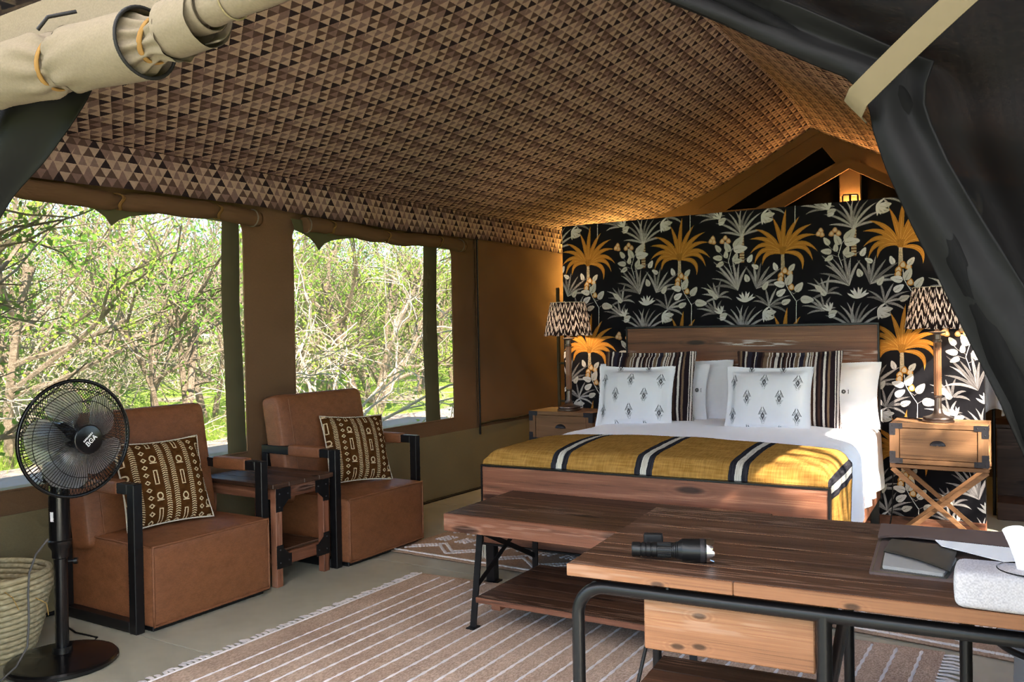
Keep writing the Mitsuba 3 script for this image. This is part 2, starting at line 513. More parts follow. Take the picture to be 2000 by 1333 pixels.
def ground_fn(p, n, uv):
    g = fbm(p.x * 0.7, p.y * 0.7, octaves=4)
    f = noise(p.x * 26, p.y * 26)
    grass = mix(C(100, 130, 52), C(160, 180, 84), dr.clip(f * 0.8 + g * 0.5 - 0.2, 0, 1))
    dirt = mix(C(150, 130, 108), C(196, 178, 154), f)
    return mix(grass, dirt, smoothstep(0.56, 0.66, g))


cloth('mat_ground', mikit.proc(ground_fn))
cloth('mat_path', weave_fn(C(146, 132, 124), C(190, 178, 168), 0.2))
cloth('mat_bark', weave_fn(C(92, 80, 68), C(150, 136, 120), 0.3))
cloth('mat_bark_pale', weave_fn(C(150, 134, 116), C(214, 200, 182), 0.3))
cloth('mat_post', weave_fn(C(52, 42, 28), C(78, 64, 44), 0.25))
for k_, c_ in (('a', C(108, 154, 58)), ('b', C(148, 178, 70)), ('c', C(100, 126, 56))):
    scene['mat_leaf_' + k_] = {'type': 'principledthin', 'base_color': {'type': 'rgb', 'value': c_}, 'roughness': 0.5, 'diff_trans': 0.9, 'spec_trans': 0.0}


# ------------------------------------------------------------------ the setting: floor, tent walls, lining, gable
XL, XR, XC = -4.18, 0.50, -1.84
YF, YB, EAVE = 1.20, 8.62, 2.36
WALL_L = frame((XL, 0, 0), (0, 1, 0), (0, 0, 1), (1, 0, 0))       # local (y, z, out into the room)
WALL_R = frame((XR, 0, 0), (0, 1, 0), (0, 0, 1), (1, 0, 0))
WIN = {1: (1.62, 3.665), 2: (4.075, 5.875)}
SILL, HEAD = 0.635, 2.085

structure('floor', cbox(-4.6, 3.2, -3.0, 8.8, -0.14, -0.012, 0.005), 'mat_floor', 'olive grey cement floor of the tent')
ys = [-3.0, -0.6, 0.9, 2.42, 3.95, 5.45, 6.95, 8.8]
xs = [-4.6, -2.05, 0.55, 3.2]
for i in range(len(ys) - 1):
    for j in range(len(xs) - 1):
        put('slab', cbox(xs[j] + 0.002, xs[j + 1] - 0.002, ys[i] + 0.002, ys[i + 1] - 0.002, -0.012, 0.0, 0.002), 'mat_floor', 'floor')


def rounded(y0, y1, z0, z1, r):
    return unary_union([sbox(y0, z0, y1, z1 - r), sbox(y0 + r, z0, y1 - r, z1).union(affinity.scale(sbox(y0, z1 - 2 * r, y1, z1), 1, 1).intersection(
        unary_union([Polygon([(y0 + r + r * math.cos(a), z1 - r + r * math.sin(a)) for a in np.linspace(0, 2 * math.pi, 24)]),
                     Polygon([(y1 - r + r * math.cos(a), z1 - r + r * math.sin(a)) for a in np.linspace(0, 2 * math.pi, 24)])])))])


def side_wall(name, M, inward, label, windows, sills={}):
    poly = sbox(YF, 0.50, YB, 2.42)
    for i_, (a, b) in enumerate(windows):
        poly = poly.difference(rounded(a, b, sills.get(i_ + 1, SILL), HEAD, 0.10))
    structure(name, prism(poly, -0.004, 0.004), 'mat_canvas', label, M=M)
    # the loose lower flap, olive, reaching a little into the room at the floor
    yy = np.linspace(YF, YB, 90)
    P = np.zeros((90, 12, 3))
    for j, z in enumerate(np.linspace(0.52, 0.0, 12)):
        s = (0.52 - z) / 0.52
        wob = 0.012 * np.sin(yy * 2.1 + z * 3) * s + 0.016 * (meshkit.fbm(np.stack([yy * 2.3, np.full(90, z * 4), np.zeros(90)], -1), 3, 2) - 0.5)
        P[:, j] = np.stack([np.full(90, (XL if inward > 0 else XR)) + inward * (0.012 + 0.045 * s + wob), yy, np.full(90, z)], -1)
    put('lower_flap', sheet(P, 0.004), 'mat_canvas_olive', name, smooth=True, label='olive canvas skirt down to the floor')
    put('hem', tube([(P[i, -1, 0] + inward * 0.006, P[i, -1, 1], 0.010) for i in range(0, 90, 3)], 0.010, 6), 'mat_rubber', name, label='dark hem rope')


side_wall('wall_left', WALL_L, 1, 'brown canvas tent wall with two netted windows', WIN.values())
side_wall('wall_right', WALL_R, -1, 'brown canvas tent wall on the right', WIN.values(), {1: 1.22})
for n_, (a, b) in WIN.items():
    structure(f'window_{n_}', prism(rounded(a + 0.001, b - 0.001, SILL + 0.001, HEAD - 0.001, 0.1), -0.0006, 0.0006), 'mat_net', ('mosquito netting of the window behind the armchair and fan', 'mosquito netting of the window nearer the bed')[n_ - 1], M=WALL_L)
    e = [(XL + 0.006, a, HEAD - 0.1), (XL + 0.006, a, SILL), (XL + 0.006, b, SILL), (XL + 0.006, b, HEAD - 0.1)]
    for i in range(3):
        put('piping', tube([e[i], e[i + 1]], 0.006, 6), 'mat_canvas', f'window_{n_}')
    structure(f'window_{n_ + 2}', prism(rounded(a + 0.001, b - 0.001, (1.22 if n_ == 1 else SILL) + 0.001, HEAD - 0.001, 0.1), -0.0006, 0.0006), 'mat_fine_net', ('mosquito netting of the right wall near the doorway', 'mosquito netting of the right wall beside the bed')[n_ - 1], M=WALL_R)

# canvas panel right of the second window, its zip and its hem
yy, zz = np.linspace(6.21, 8.55, 60), np.linspace(0.55, 2.2, 40)
Y, Z = np.meshgrid(yy, zz, indexing='ij')
fold = 0.030 * (meshkit.fbm(np.stack([Y * 1.1 + Z * 1.5, Z * 0.8 - Y * 0.7, Y * 0], -1), 4, 11) - 0.5) + 0.007 * np.sin((Y * 0.75 + Z) * 13) * np.clip((Y - 6.6) / 1.5, 0, 1)
put('door_panel', sheet(np.stack([XL + 0.024 + fold, Y, Z], -1), 0.004), 'mat_canvas', 'wall_left', smooth=True)
put('zip', tube([(XL + 0.03, 6.225, z) for z in np.linspace(0.46, 2.16, 20)], 0.008, 6), 'mat_rubber', 'wall_left', label='black zip')
put('zip', tube([(XL + 0.03, y, 0.555 + 0.004 * math.sin(y * 9)) for y in np.linspace(6.225, 8.5, 20)], 0.007, 6), 'mat_rubber', 'wall_left', label='black zip along the hem')

# printed lining: two sagging slopes and the valances
def slope(side):
    n, m = 64, 34
    y = np.linspace(YF, YB, n)
    s = np.linspace(0, 1, m)
    P = np.zeros((n, m, 3))
    L = 0.0
    for j in range(m):
        x = (XL + 0.02) + s[j] * (XC - XL - 0.02)
        ridge = 3.40 - 0.14 * np.clip((y - 7.0) / 1.62, 0, 1) ** 2
        z = EAVE + s[j] * (ridge - EAVE) - 4 * s[j] * (1 - s[j]) * (0.135 + 0.025 * np.cos(y * 1.1))
        z = z + 0.012 * (meshkit.fbm(np.stack([y * 1.3, np.full(n, x * 1.5), np.zeros(n)], -1), 2, 4) - 0.5) * (s[j] > 0) * (s[j] < 1)
        P[:, j] = np.stack([np.full(n, x if side < 0 else 2 * XC - x), y, z], -1)
    d = np.linalg.norm(np.diff(P, axis=1), axis=2).mean(0)
    vv = np.concatenate([[0], np.cumsum(d)])
    uv = np.stack(np.meshgrid(y, vv, indexing='ij'), -1).reshape(-1, 2)
    return grid(P), uv


for side, word in ((-1, 'left'), (1, 'right')):
    m_, uv_ = slope(side)
    if side < 0:
        structure('ceiling', m_, 'mat_print', 'patterned brown fabric lining under the tent roof', smooth=True, uv=uv_)
    else:
        put('right_slope', m_, 'mat_print', 'ceiling', smooth=True, uv=uv_)
    y = np.linspace(YF, YB, 120)
    zz = np.linspace(0, 1, 8)
    P = np.zeros((120, 8, 3))
    for j in range(8):
        x = (0.05 + 0.012 * np.sin(y * 7) * zz[j] + 0.02 * zz[j] * (meshkit.fbm(np.stack([y * 3, y * 0, y * 0], -1), 2, 8) - 0.5))
        P[:, j] = np.stack([XL + x if side < 0 else XR - x, y, EAVE + 0.01 - zz[j] * (0.225 - 0.01 * np.sin(y * 2.2))], -1)
    put('valance', grid(P), 'mat_print', 'ceiling', smooth=True, uv=np.stack(np.meshgrid(y, zz * 0.225 + 0.01, indexing='ij'), -1).reshape(-1, 2), label='patterned valance hanging along the eave')

# gable at the back
GAB = frame((0, YB, 0), (1, 0, 0), (0, 0, 1), (0, -1, 0))
outline = Polygon([(XL, 0), (XR, 0), (XR, 2.45), (-0.56, 2.74), (-1.0, 2.88), (XC, 3.38), (-2.7, 2.88), (-3.12, 2.74), (XL, 2.45)])
strip = Polygon([(-1.751, 3.07), (-1.629, 2.904), (-2.393, 2.545), (-2.70, 2.545)])
tri_l = Polygon([(-1.60, 2.80), (-1.60, 2.3), (-2.55, 2.3)])
tri_r = Polygon([(-1.40, 2.78), (-1.40, 2.3), (-0.40, 2.3)])
structure('wall_back', prism(outline.difference(unary_union([strip, tri_l, tri_r])), -0.004, 0.004), 'mat_canvas', 'canvas gable at the back of the tent', M=GAB)
put('gable_shade_net', prism(unary_union([strip.buffer(0.03), tri_l.buffer(0.03), tri_r.buffer(0.03)]), -0.012, -0.010), 'mat_shade_net', 'wall_back', M=GAB, label='gable screen panels with the dimness behind put into their colour')
band_l = Polygon([(-1.50, 2.93), (-2.42, 2.46), (-2.42, 2.36), (-1.50, 2.83)])
band_r = Polygon([(-1.50, 2.93), (-0.62, 2.42), (-0.62, 2.31), (-1.50, 2.83)])
put('gable_band', prism(unary_union([band_l, band_r]), 0.03, 0.06), 'mat_canvas', 'wall_back', M=GAB, label='sloping canvas band')
put('gable_post', prism(sbox(-1.588, 0.0, -1.407, 2.9), 0.012, 0.03), 'mat_canvas', 'wall_back', M=GAB, label='upright canvas band')
put('gable_edge', prism(Polygon([(-3.0, 2.66), (-1.80, 3.30), (-1.76, 3.22), (-2.98, 2.585)]), 0.010, 0.02), 'mat_canvas', 'wall_back', M=GAB)

# front of the tent: header canvas above the doorway, gauze over it, added unseen roof outside for shade and soft fill
FRONT = frame((0, YF + 0.045, 0), (1, 0, 0), (0, 0, 1), (0, -1, 0))
structure('wall_front', prism(unary_union([sbox(-4.2, 2.0, -1.50, 2.205), sbox(-4.2, 2.07, 0.55, 2.205), sbox(-4.2, 0.0, -2.95, 2.1), sbox(0.40, 0, 0.55, 2.1)]), -0.003, 0.003), 'mat_canvas_door', 'beige canvas over the doorway', M=FRONT)
put('upper_panel', prism(Polygon([(-4.2, 2.2), (0.55, 2.2), (0.55, 2.5), (XC, 3.42), (-4.2, 2.5)]), -0.001, 0.001), 'mat_screen', 'wall_front', M=FRONT, label='dark gauze above the canvas')
X_, Y_ = np.meshgrid(np.linspace(-6.0, 3.4, 30), np.linspace(-3.2, YF, 16), indexing='ij')
structure('fill_roof', grid(np.stack([X_, Y_, 3.50 - 0.16 * (YF - Y_) + 0.05 * np.cos(X_ * 1.3)], -1)), 'mat_fill_cloth', 'added unseen canvas roof before the tent, stops the sun and gives soft fill light', smooth=True)

# outer fly sheet over the tent, carried by the posts outside
X_, Y_ = np.meshgrid(np.array([-6.3, -5.6, -4.9, -4.2, -3.4, -2.6, XC, -1.1, -0.3, 0.2, 0.62]), np.linspace(YF + 0.1, YB + 0.9, 30), indexing='ij')
structure('fly_roof', grid(np.stack([X_, Y_, 3.75 - 0.30 * np.abs(X_ - XC) + 0.02 * np.sin(Y_ * 2)], -1)), 'mat_canvas_door', 'outer canvas fly above the tent', smooth=True)

# ------------------------------------------------------------------ outdoor ground and path
gx, gy = np.meshgrid(np.concatenate([np.linspace(-90, -16, 20), np.linspace(-15, 12, 50), np.linspace(13, 60, 10)]),
                     np.concatenate([np.linspace(-40, -4, 12), np.linspace(-3, 26, 50), np.linspace(27, 90, 16)]), indexing='ij')
gz = -0.16 + 0.10 * (meshkit.fbm(np.stack([gx * 0.35, gy * 0.35, gx * 0], -1), 3, 21) - 0.5) * np.clip((np.abs(gx + 2) - 4.5) / 3, 0, 1) + 0.02 * np.clip(-gx - 14, 0, 60)
structure('ground', grid(np.stack([gx, gy, gz], -1)), 'mat_ground', 'sunlit grass and bare earth outside the tent', smooth=True)
yy = np.linspace(0, 40, 60)
cx = -8.75 - 0.25 * np.sin(yy * 0.25) - 0.02 * yy
P = np.stack([np.stack([cx - 0.55, yy, np.full(60, -0.10)], -1), np.stack([cx + 0.55, yy, np.full(60, -0.10)], -1)], 1)
structure('path', sheet(P, 0.06), 'mat_path', 'pale stony path running past the windows')


# ------------------------------------------------------------------ headboard partition with its printed wallpaper
PY, PX0, PX1, PZ0, PZ1 = 6.17, -3.283, -0.290, 0.085, 2.195
pt = thing('partition', 'free-standing partition behind the bed covered in black wallpaper with golden palms', 'partition')
put('body', cbox(PX0, PX1, PY + 0.004, PY + 0.10, PZ0, PZ1, 0.003), 'mat_rubber', pt)
woody('plinth', cbox(PX0 - 0.0, PX1 + 0.0, PY - 0.02, PY + 0.11, 0.0, PZ0, 0.004), 'mat_red_wood', 0, pt, label='red-brown wooden plinth')


def wallpaper():
    rng = np.random.default_rng(7)
    S = 0.766 / 1150.0                                   # metres per unit of the drawn repeat
    DARK, GOLD, GOLD2, GOLD3 = C(30, 30, 34), C(176, 122, 54), C(126, 84, 38), C(206, 158, 88)
    GREY, GREY2, PALE, LEAF, VEIN, RIBD = C(118, 115, 116), C(156, 153, 154), C(214, 213, 212), C(196, 194, 188), C(70, 66, 62), C(66, 62, 64)
    TAN, BERRY, BROWN = C(214, 196, 166), C(190, 140, 92), C(140, 104, 74)
    shapes = []                                          # (polygon in drawn units, colour), back to front

    def blade(x0, y0, x1, y1, w, col, bow=0.18, rib=None, tipw=0.0):
        p0, p2 = np.array([x0, y0], float), np.array([x1, y1], float)
        d = p2 - p0
        nrm = np.array([d[1], -d[0]])
        p1 = p0 + d * 0.55 + nrm * bow * 1.35
        t = np.linspace(0, 1, 13)[:, None]
        c = (1 - t) ** 2 * p0 + 2 * t * (1 - t) * p1 + t ** 2 * p2
        g = np.gradient(c, axis=0)
        g /= np.linalg.norm(g, axis=1, keepdims=True) + 1e-9
        q = np.stack([-g[:, 1], g[:, 0]], 1)
        wd = w * (np.sin(np.pi * np.clip(t[:, 0] ** 0.9 * 0.95 + 0.05, 0, 1)) ** 0.9 + tipw)[:, None]
        shapes.append((Polygon(np.vstack([c + q * wd, (c - q * wd)[::-1]])).buffer(0), col))
        if rib is not None:
            wr = np.maximum(w * 0.13, 1.6) * (1 - t * 0.8)
            shapes.append((Polygon(np.vstack([c + q * wr, (c - q * wr)[::-1]])).buffer(0), rib))

    def oval(x, y, a, l, w, col, vein=True):
        t = np.linspace(0, 2 * np.pi, 22)
        px = l * np.cos(t)
        py = w * np.sin(t) * (1 - 0.38 * np.cos(t))
        ca, sa = math.cos(a), math.sin(a)
        shapes.append((Polygon(np.stack([x + px * ca - py * sa, y + px * sa + py * ca], 1)).buffer(0), col))
        if vein:
            v = np.array([[-l * 0.9, -2], [l * 0.7, 0], [-l * 0.9, 2]])
            shapes.append((Polygon(np.stack([x + v[:, 0] * ca - v[:, 1] * sa, y + v[:, 0] * sa + v[:, 1] * ca], 1)), VEIN))

    def line(pts, w, col):
        from shapely.geometry import LineString
        shapes.append((LineString(pts).buffer(w, cap_style=1), col))

    def agave(x, y, blades, w, c1, c2):
        for (tx, ty, bow) in blades:
            blade(x, y, x + tx, y + ty, w, c1 if rng.random() < 0.55 else c2, bow, rib=PALE if rng.random() < 0.6 else RIBD)

    def flower(x, y, a, n, r):
        for k in range(n):
            b = a + (k - (n - 1) / 2) * 0.36
            blade(x, y, x + r * math.cos(b), y + r * math.sin(b), r * 0.11, PALE, 0.06 * (1 if k % 2 else -1))

    def motif(ox, oy):
        # grey palm on its brown banded trunk, with agave rosettes (to the left of the golden palm)
        gx, gy = ox - 455, oy - 760
        for yy in np.arange(-10, 330, 15):
            shapes.append((sbox(gx - 5, gy - 10 - yy - 12, gx + 45, gy - yy - 10), BROWN if (int(yy) // 15) % 2 else TAN))
        for ang, ln in ((168, 250), (150, 330), (133, 320), (118, 300), (104, 300), (90, 300), (77, 300), (63, 310), (48, 330), (30, 320), (12, 240)):
            a = math.radians(ang)
            blade(gx + 20 + rng.uniform(-14, 14), gy - 60, gx + 20 + ln * math.cos(a), gy - 60 + ln * math.sin(a), 13, GREY if ang % 2 else GREY2, 0.12 * (1 if ang > 90 else -1), rib=GREY2 if ang % 2 else PALE)
        for px in range(-14, 40, 9):
            line([(gx + 20 + px * 0.5, gy - 70), (gx + 20 + px * 1.6, gy + 60)], 1.6, PALE)
        # far fans
        agave(gx - 245, gy + 330, [(-200, 120, .1), (-190, 40, .1), (-160, -60, .1), (-60, 170, -.05), (30, 190, -.1), (-130, 160, 0), (120, 60, -.2), (150, -30, -.2)], 12.5, GREY, GREY2)
        agave(gx - 30, gy + 400, [(-160, 290, .08), (-60, 360, .02), (-240, 230, .12), (-290, 140, .16), (-300, 30, .2), (20, 300, -.05), (110, 260, -.1), (-270, 330, .05)], 14.5, GREY, GREY2)
        agave(gx + 170, gy + 410, [(-120, 250, .1), (-30, 290, .03), (60, 290, -.03), (270, 210, -.06), (150, 240, -.04), (240, 90, -.12), (250, 20, -.16), (-60, 160, .1)], 14.5, GREY, GREY2)
        agave(gx + 300, gy + 215, [(230, 110, -.12), (220, 20, -.15), (200, -90, -.2), (-150, 130, .12), (90, 200, -.05), (-40, 220, .05), (50, -120, -.2), (-170, 60, .2)], 12.5, GREY, GREY2)
        agave(gx - 270, gy + 150, [(-230, 60, .12), (-180, -30, .16), (-120, 150, .08), (-40, 190, 0), (60, 150, -.1), (-220, 150, .08), (110, 30, -.2)], 12, GREY2, GREY)
        # pale leaves behind the fans
        for (dx, dy, a) in ((330, 150, .2), (310, 95, 0.05), (-330, 390, 2.4), (-290, 350, 2.2), (270, 440, 1.0)):
            oval(gx + dx, gy + dy, a, 50, 26, LEAF)
        # white flowers
        flower(gx + 55, gy + 270, 1.55, 7, 120)
        flower(gx + 235, gy + 150, 0.1 - 0.5, 7, 105)
        flower(gx - 215, gy + 150, 2.0, 5, 95)
        oval(gx - 190, gy + 130, 0.4, 46, 30, LEAF)
        oval(gx - 200, gy + 100, 0.2, 36, 20, PALE)
        # leafy twig over the grey palm
        tx, ty = gx + 10, gy - 60
        from_ = [(gx - 90, gy + 590), (gx - 130, gy + 720), (gx - 95, gy + 840), (gx - 50, gy + 890)]
        line(from_, 3.2, PALE)
        line([(gx - 120, gy + 740), (gx - 200, gy + 790), (gx - 250, gy + 850)], 2.4, GREY2)
        line([(gx - 125, gy + 700), (gx - 200, gy + 730), (gx - 240, gy + 700)], 2.2, GREY2)
        line([(gx - 110, gy + 660), (gx - 20, gy + 700), (gx + 90, gy + 750)], 2.2, GREY2)
        for (dx, dy, a, l) in ((-15, 920, 0.9, 78), (5, 850, 0.1, 76), (-245, 870, 2.2, 48), (-140, 880, 2.0, 60), (-155, 800, 1.5, 44), (-250, 765, 3.0, 54), (-225, 690, 3.6, 46), (-50, 760, 1.2, 52), (-20, 720, 0.1, 50), (110, 740, 1.1, 48), (160, 650, 2.6, 42)):
            oval(gx + dx, gy + dy, a, l, l * 0.56, LEAF if dx < 0 else PALE)
        for (dx, dy) in ((-160, 980), (-195, 945), (-125, 945), (-300, 985), (-290, 945), (-322, 955)):
            oval(gx + dx, gy + dy, 1.5, 30, 26, BERRY, False)
            oval(gx + dx, gy + dy + 2, 1.5, 19, 16, TAN, False)
        oval(gx + 70, gy + 530, 1.9, 44, 30, LEAF)
        # golden palm
        for yy in range(0, 200, 9):
            shapes.append((sbox(ox - 17 - yy * 0.03, oy - yy - 6, ox + 17 + yy * 0.03, oy - yy), TAN))
        fr = [(-100, 400, .06), (40, 480, -.03), (175, 385, -.08), (-290, 290, .16), (300, 300, -.16), (-345, 185, .22), (340, 185, -.22), (-345, 30, .34), (355, 15, -.34), (-300, -95, .42), (305, -80, -.42), (-215, -100, .42), (200, -170, -.42)]
        for (dx, dy, bow) in fr:
            blade(ox + dx * 0.04, oy + 4 + rng.uniform(0, 30), ox + dx, oy + dy, 25, GOLD, bow * 1.15, rib=GOLD3)
        shapes.append((Polygon([(ox - 34, oy + 62), (ox - 24, oy + 2), (ox + 24, oy + 2), (ox + 34, oy + 62), (ox, oy + 90)]), GOLD))
        for k in range(-3, 4):
            line([(ox + k * 7, oy + 5), (ox + k * 11, oy + 80)], 1.6, GOLD2)
        # berries and the twig under the golden palm
        line([(ox + 130, oy - 720), (ox + 135, oy - 500), (ox + 60, oy - 380), (ox + 25, oy - 310), (ox + 20, oy - 220)], 3.4, PALE)
        line([(ox + 60, oy - 380), (ox + 110, oy - 420), (ox + 170, oy - 370)], 2.4, GREY2)
        line([(ox + 135, oy - 500), (ox + 180, oy - 470)], 2.4, GREY2)
        for (dx, dy) in ((20, -170), (-20, -215), (-25, -255), (85, -345), (70, -190)):
            oval(ox + dx, oy + dy, 1.4, 36, 31, GOLD, False)
            oval(ox + dx, oy + dy, 1.4, 25, 20, TAN, False)
        for (dx, dy, a, l) in ((-80, -120, 1.9, 44), (95, -140, 0.9, 46), (-40, -310, 2.9, 58), (65, -265, 1.1, 64), (165, -350, 0.9, 60), (-20, -400, 0.6, 56), (245, -485, -0.1, 68), (30, -500, 0.4, 50)):
            oval(ox + dx, oy + dy, a, l, l * 0.58, LEAF if dx > 0 else PALE)

    rect = sbox(0, 0, PX1 - PX0, PZ1 - PZ0)
    V, F, COL, k = [], [], [], 0

    def emit(poly, col, depth, jitter=0.0):
        nonlocal k
        poly = poly.intersection(rect)
        fp = flatpoly(poly) if not poly.is_empty else None
        if fp is None:
            return
        v, f = fp
        n = len(v)
        V.append(np.column_stack([v, np.full(n, depth)]))
        F.append(f + k)
        COL.append(np.tile(col, (n, 1)))
        k += n
    emit(rect, DARK, 0.0)
    first, top = -3.053 - PX0, 1.86 - PZ0
    for i in range(-1, 5):
        for j in range(-1, 3):
            shapes.clear()
            motif(0, 0)
            oxy = np.array([first + 0.7625 * i, top + 0.055 * 0 - 0.694 * j])
            dep = 0.0004
            for poly, col in shapes:
                p2 = affinity.translate(affinity.scale(poly, S, S, origin=(0, 0)), oxy[0], oxy[1])
                dep += 0.000012
                emit(p2, col, dep + 0.0000015 * (i + 1) + 0.0000004 * j)
    V, F, COL = np.vstack(V), np.vstack(F), np.vstack(COL)
    return trimesh.Trimesh(V, F, process=False), COL


wp, wcol = wallpaper()
put('wallpaper', wp, 'mat_vertex', pt, M=frame((PX0, PY, PZ0), (1, 0, 0), (0, 0, 1), (0, -1, 0)), color=wcol, label='black wallpaper printed with golden palms, grey agaves and pale leaves')


# ------------------------------------------------------------------ pillows and cushions
def pillow(w, h, t, n=26, pinch=0.05, flange=0.0, seed=0, wrinkle=0.012, sag=0.0):
    """Cushion in its own frame: x across, y up, z out of its face; returns mesh and uv in metres."""
    g = np.linspace(-1, 1, n)
    if flange:
        f = 1 + 2 * flange / min(w, h)
        g = np.concatenate([[-f, -1 - 0.5 * (f - 1)], g, [1 + 0.5 * (f - 1), f]])
    A, B = np.meshgrid(g, g, indexing='ij')
    a, b = np.clip(A, -1, 1), np.clip(B, -1, 1)
    prof = ((1 - np.abs(a) ** 2.6) * (1 - np.abs(b) ** 2.6)).clip(0) ** 0.55
    X = w / 2 * A * (1 - pinch * (1 - b ** 2) * np.abs(a) ** 3)
    Yc = h / 2 * B * (1 - pinch * (1 - a ** 2) * np.abs(b) ** 3)
    V, UV, F = [], [], []
    m = len(g)
    i, j = np.meshgrid(np.arange(m - 1), np.arange(m - 1), indexing='ij')
    q = np.stack([i * m + j, (i + 1) * m + j, (i + 1) * m + j + 1, i * m + j + 1], -1).reshape(-1, 4)
    edge = 0.004 if flange else 0.0015
    wav = 0.010 * (meshkit.fbm(np.stack([A * 3 + seed, B * 3, A * 0], -1), 2, seed) - 0.5) if flange else 0
    for s in (1, -1):
        nz = wrinkle * 2 * (meshkit.fbm(np.stack([A * 2.2 + seed * 3, B * 2.2 + s, A * 0 + seed], -1), 4, seed + 3) - 0.5) * prof
        crease = -0.006 * np.exp(-((np.abs(a) + np.abs(b) - 1.55) / 0.12) ** 2)
        Z = s * (prof * t / 2 + nz + crease * (prof > 0.05) + edge) + wav - sag * (1 - B) * 0.0
        V.append(np.stack([X, Yc, Z], -1).reshape(-1, 3))
        UV.append(np.stack([X + w / 2 + flange + 0.9 * (s < 0), Yc + h / 2 + flange], -1).reshape(-1, 2))
        F.append(q if s > 0 else q[:, ::-1] + m * m)
    k = m * m
    e = [(i, 0) for i in range(m)] + [(m - 1, j) for j in range(1, m)] + [(i, m - 1) for i in range(m - 2, -1, -1)] + [(0, j) for j in range(m - 2, 0, -1)]
    e = np.array([i * m + j for i, j in e])
    F.append(np.stack([e, e + k, np.roll(e, -1) + k, np.roll(e, -1)], 1)[:, ::-1])
    F = np.vstack(F)
    rim = V[0][e]
    return trimesh.Trimesh(np.vstack(V), np.vstack([F[:, [0, 1, 2]], F[:, [0, 2, 3]]]), process=False), np.vstack(UV), rim


def lean(p, face_deg, tilt, roll=0.0):
    """Frame for something leaning: p = middle of its bottom edge, face_deg = heading it looks along (0 = +x), tilt back in degrees, roll in its plane."""
    a = math.radians(face_deg)
    out = np.array([math.cos(a), math.sin(a), 0])
    right = np.array([-math.sin(a), math.cos(a), 0])
    t = math.radians(tilt)
    up = -out * math.sin(t) + np.array([0, 0, 1]) * math.cos(t)
    face = out * math.cos(t) + np.array([0, 0, 1]) * math.sin(t)
    r = math.radians(roll)
    right, up = right * math.cos(r) + up * math.sin(r), up * math.cos(r) - right * math.sin(r)
    return frame(p, right, up, face)


# ------------------------------------------------------------------ bed
BA = 2.6
BED = mat4((-1.677, 3.905, 0), rz=BA)                    # local: x across (-0.893..0.893), y towards the headboard
bed = thing('bed', 'wide bed with reclaimed wood headboard and footboard edged in black steel', 'bed')
HW = 0.893
for k, (z0, z1) in enumerate(((0.215, 0.43), (0.432, 0.628))):
    woody('footboard_plank', cbox(-HW + 0.008, HW - 0.008, -0.012, 0.020, z0, z1, 0.002), 'mat_red_wood', 0, bed, BED)
steel = [cbox(-HW, HW, -0.018, 0.026, 0.628, 0.637, 0.001), cbox(-HW, HW, -0.018, 0.026, 0.204, 0.215, 0.001),
         cbox(-HW, -HW + 0.008, -0.018, 0.026, 0.215, 0.628, 0.001), cbox(HW - 0.008, HW, -0.018, 0.026, 0.215, 0.628, 0.001)]
put('steel_edge', cat(*steel), 'mat_black_metal', bed, BED, label='black steel edging of the footboard')
put('fastener', cbox(0.30, 0.42, -0.020, -0.010, 0.36, 0.375, 0.001), 'mat_chrome', bed, BED, label='small metal plate')
for (x, y) in ((-HW + 0.02, 0.0), (HW - 0.07, 0.0), (-HW + 0.02, 2.10), (HW - 0.07, 2.10)):
    put('leg', cbox(x, x + 0.05, y - 0.012, y + 0.04, 0.008, 0.206, 0.003), 'mat_black_metal', bed, BED)
    put('foot_plate', cbox(x - 0.015, x + 0.065, y - 0.025, y + 0.055, 0.0, 0.008, 0.002), 'mat_black_metal', bed, BED)
HB = 2.135
HWH = 0.885
XH = 0.0
for k, (z0, z1) in enumerate(((0.215, 0.52), (0.522, 0.80), (0.802, 1.08), (1.082, 1.355))):
    woody('headboard_plank', cbox(-HWH + 0.010, HWH - 0.010, HB, HB + 0.035, z0, z1, 0.002), 'mat_head_wood', 0, bed, BED)
steel = [cbox(-HWH, HWH, HB - 0.006, HB + 0.041, 1.355, 1.37, 0.001), cbox(-HWH, -HWH + 0.010, HB - 0.006, HB + 0.041, 0.2, 1.355, 0.001), cbox(HWH - 0.010, HWH, HB - 0.006, HB + 0.041, 0.2, 1.355, 0.001)]
put('steel_edge', cat(*steel), 'mat_black_metal', bed, BED, label='black steel edging of the headboard')
for s in (-1, 1):
    x0, x1 = sorted((s * (HW - 0.045), s * (HW - 0.012)))
    woody('side_rail', cbox(x0, x1, 0.022, HB, 0.215, 0.43, 0.002), 'mat_red_wood', 1, bed, BED)
put('slat_base', cbox(-HW + 0.05, HW - 0.05, 0.03, HB - 0.01, 0.25, 0.44, 0.01), 'mat_rubber', bed, BED, label='dark bed base')


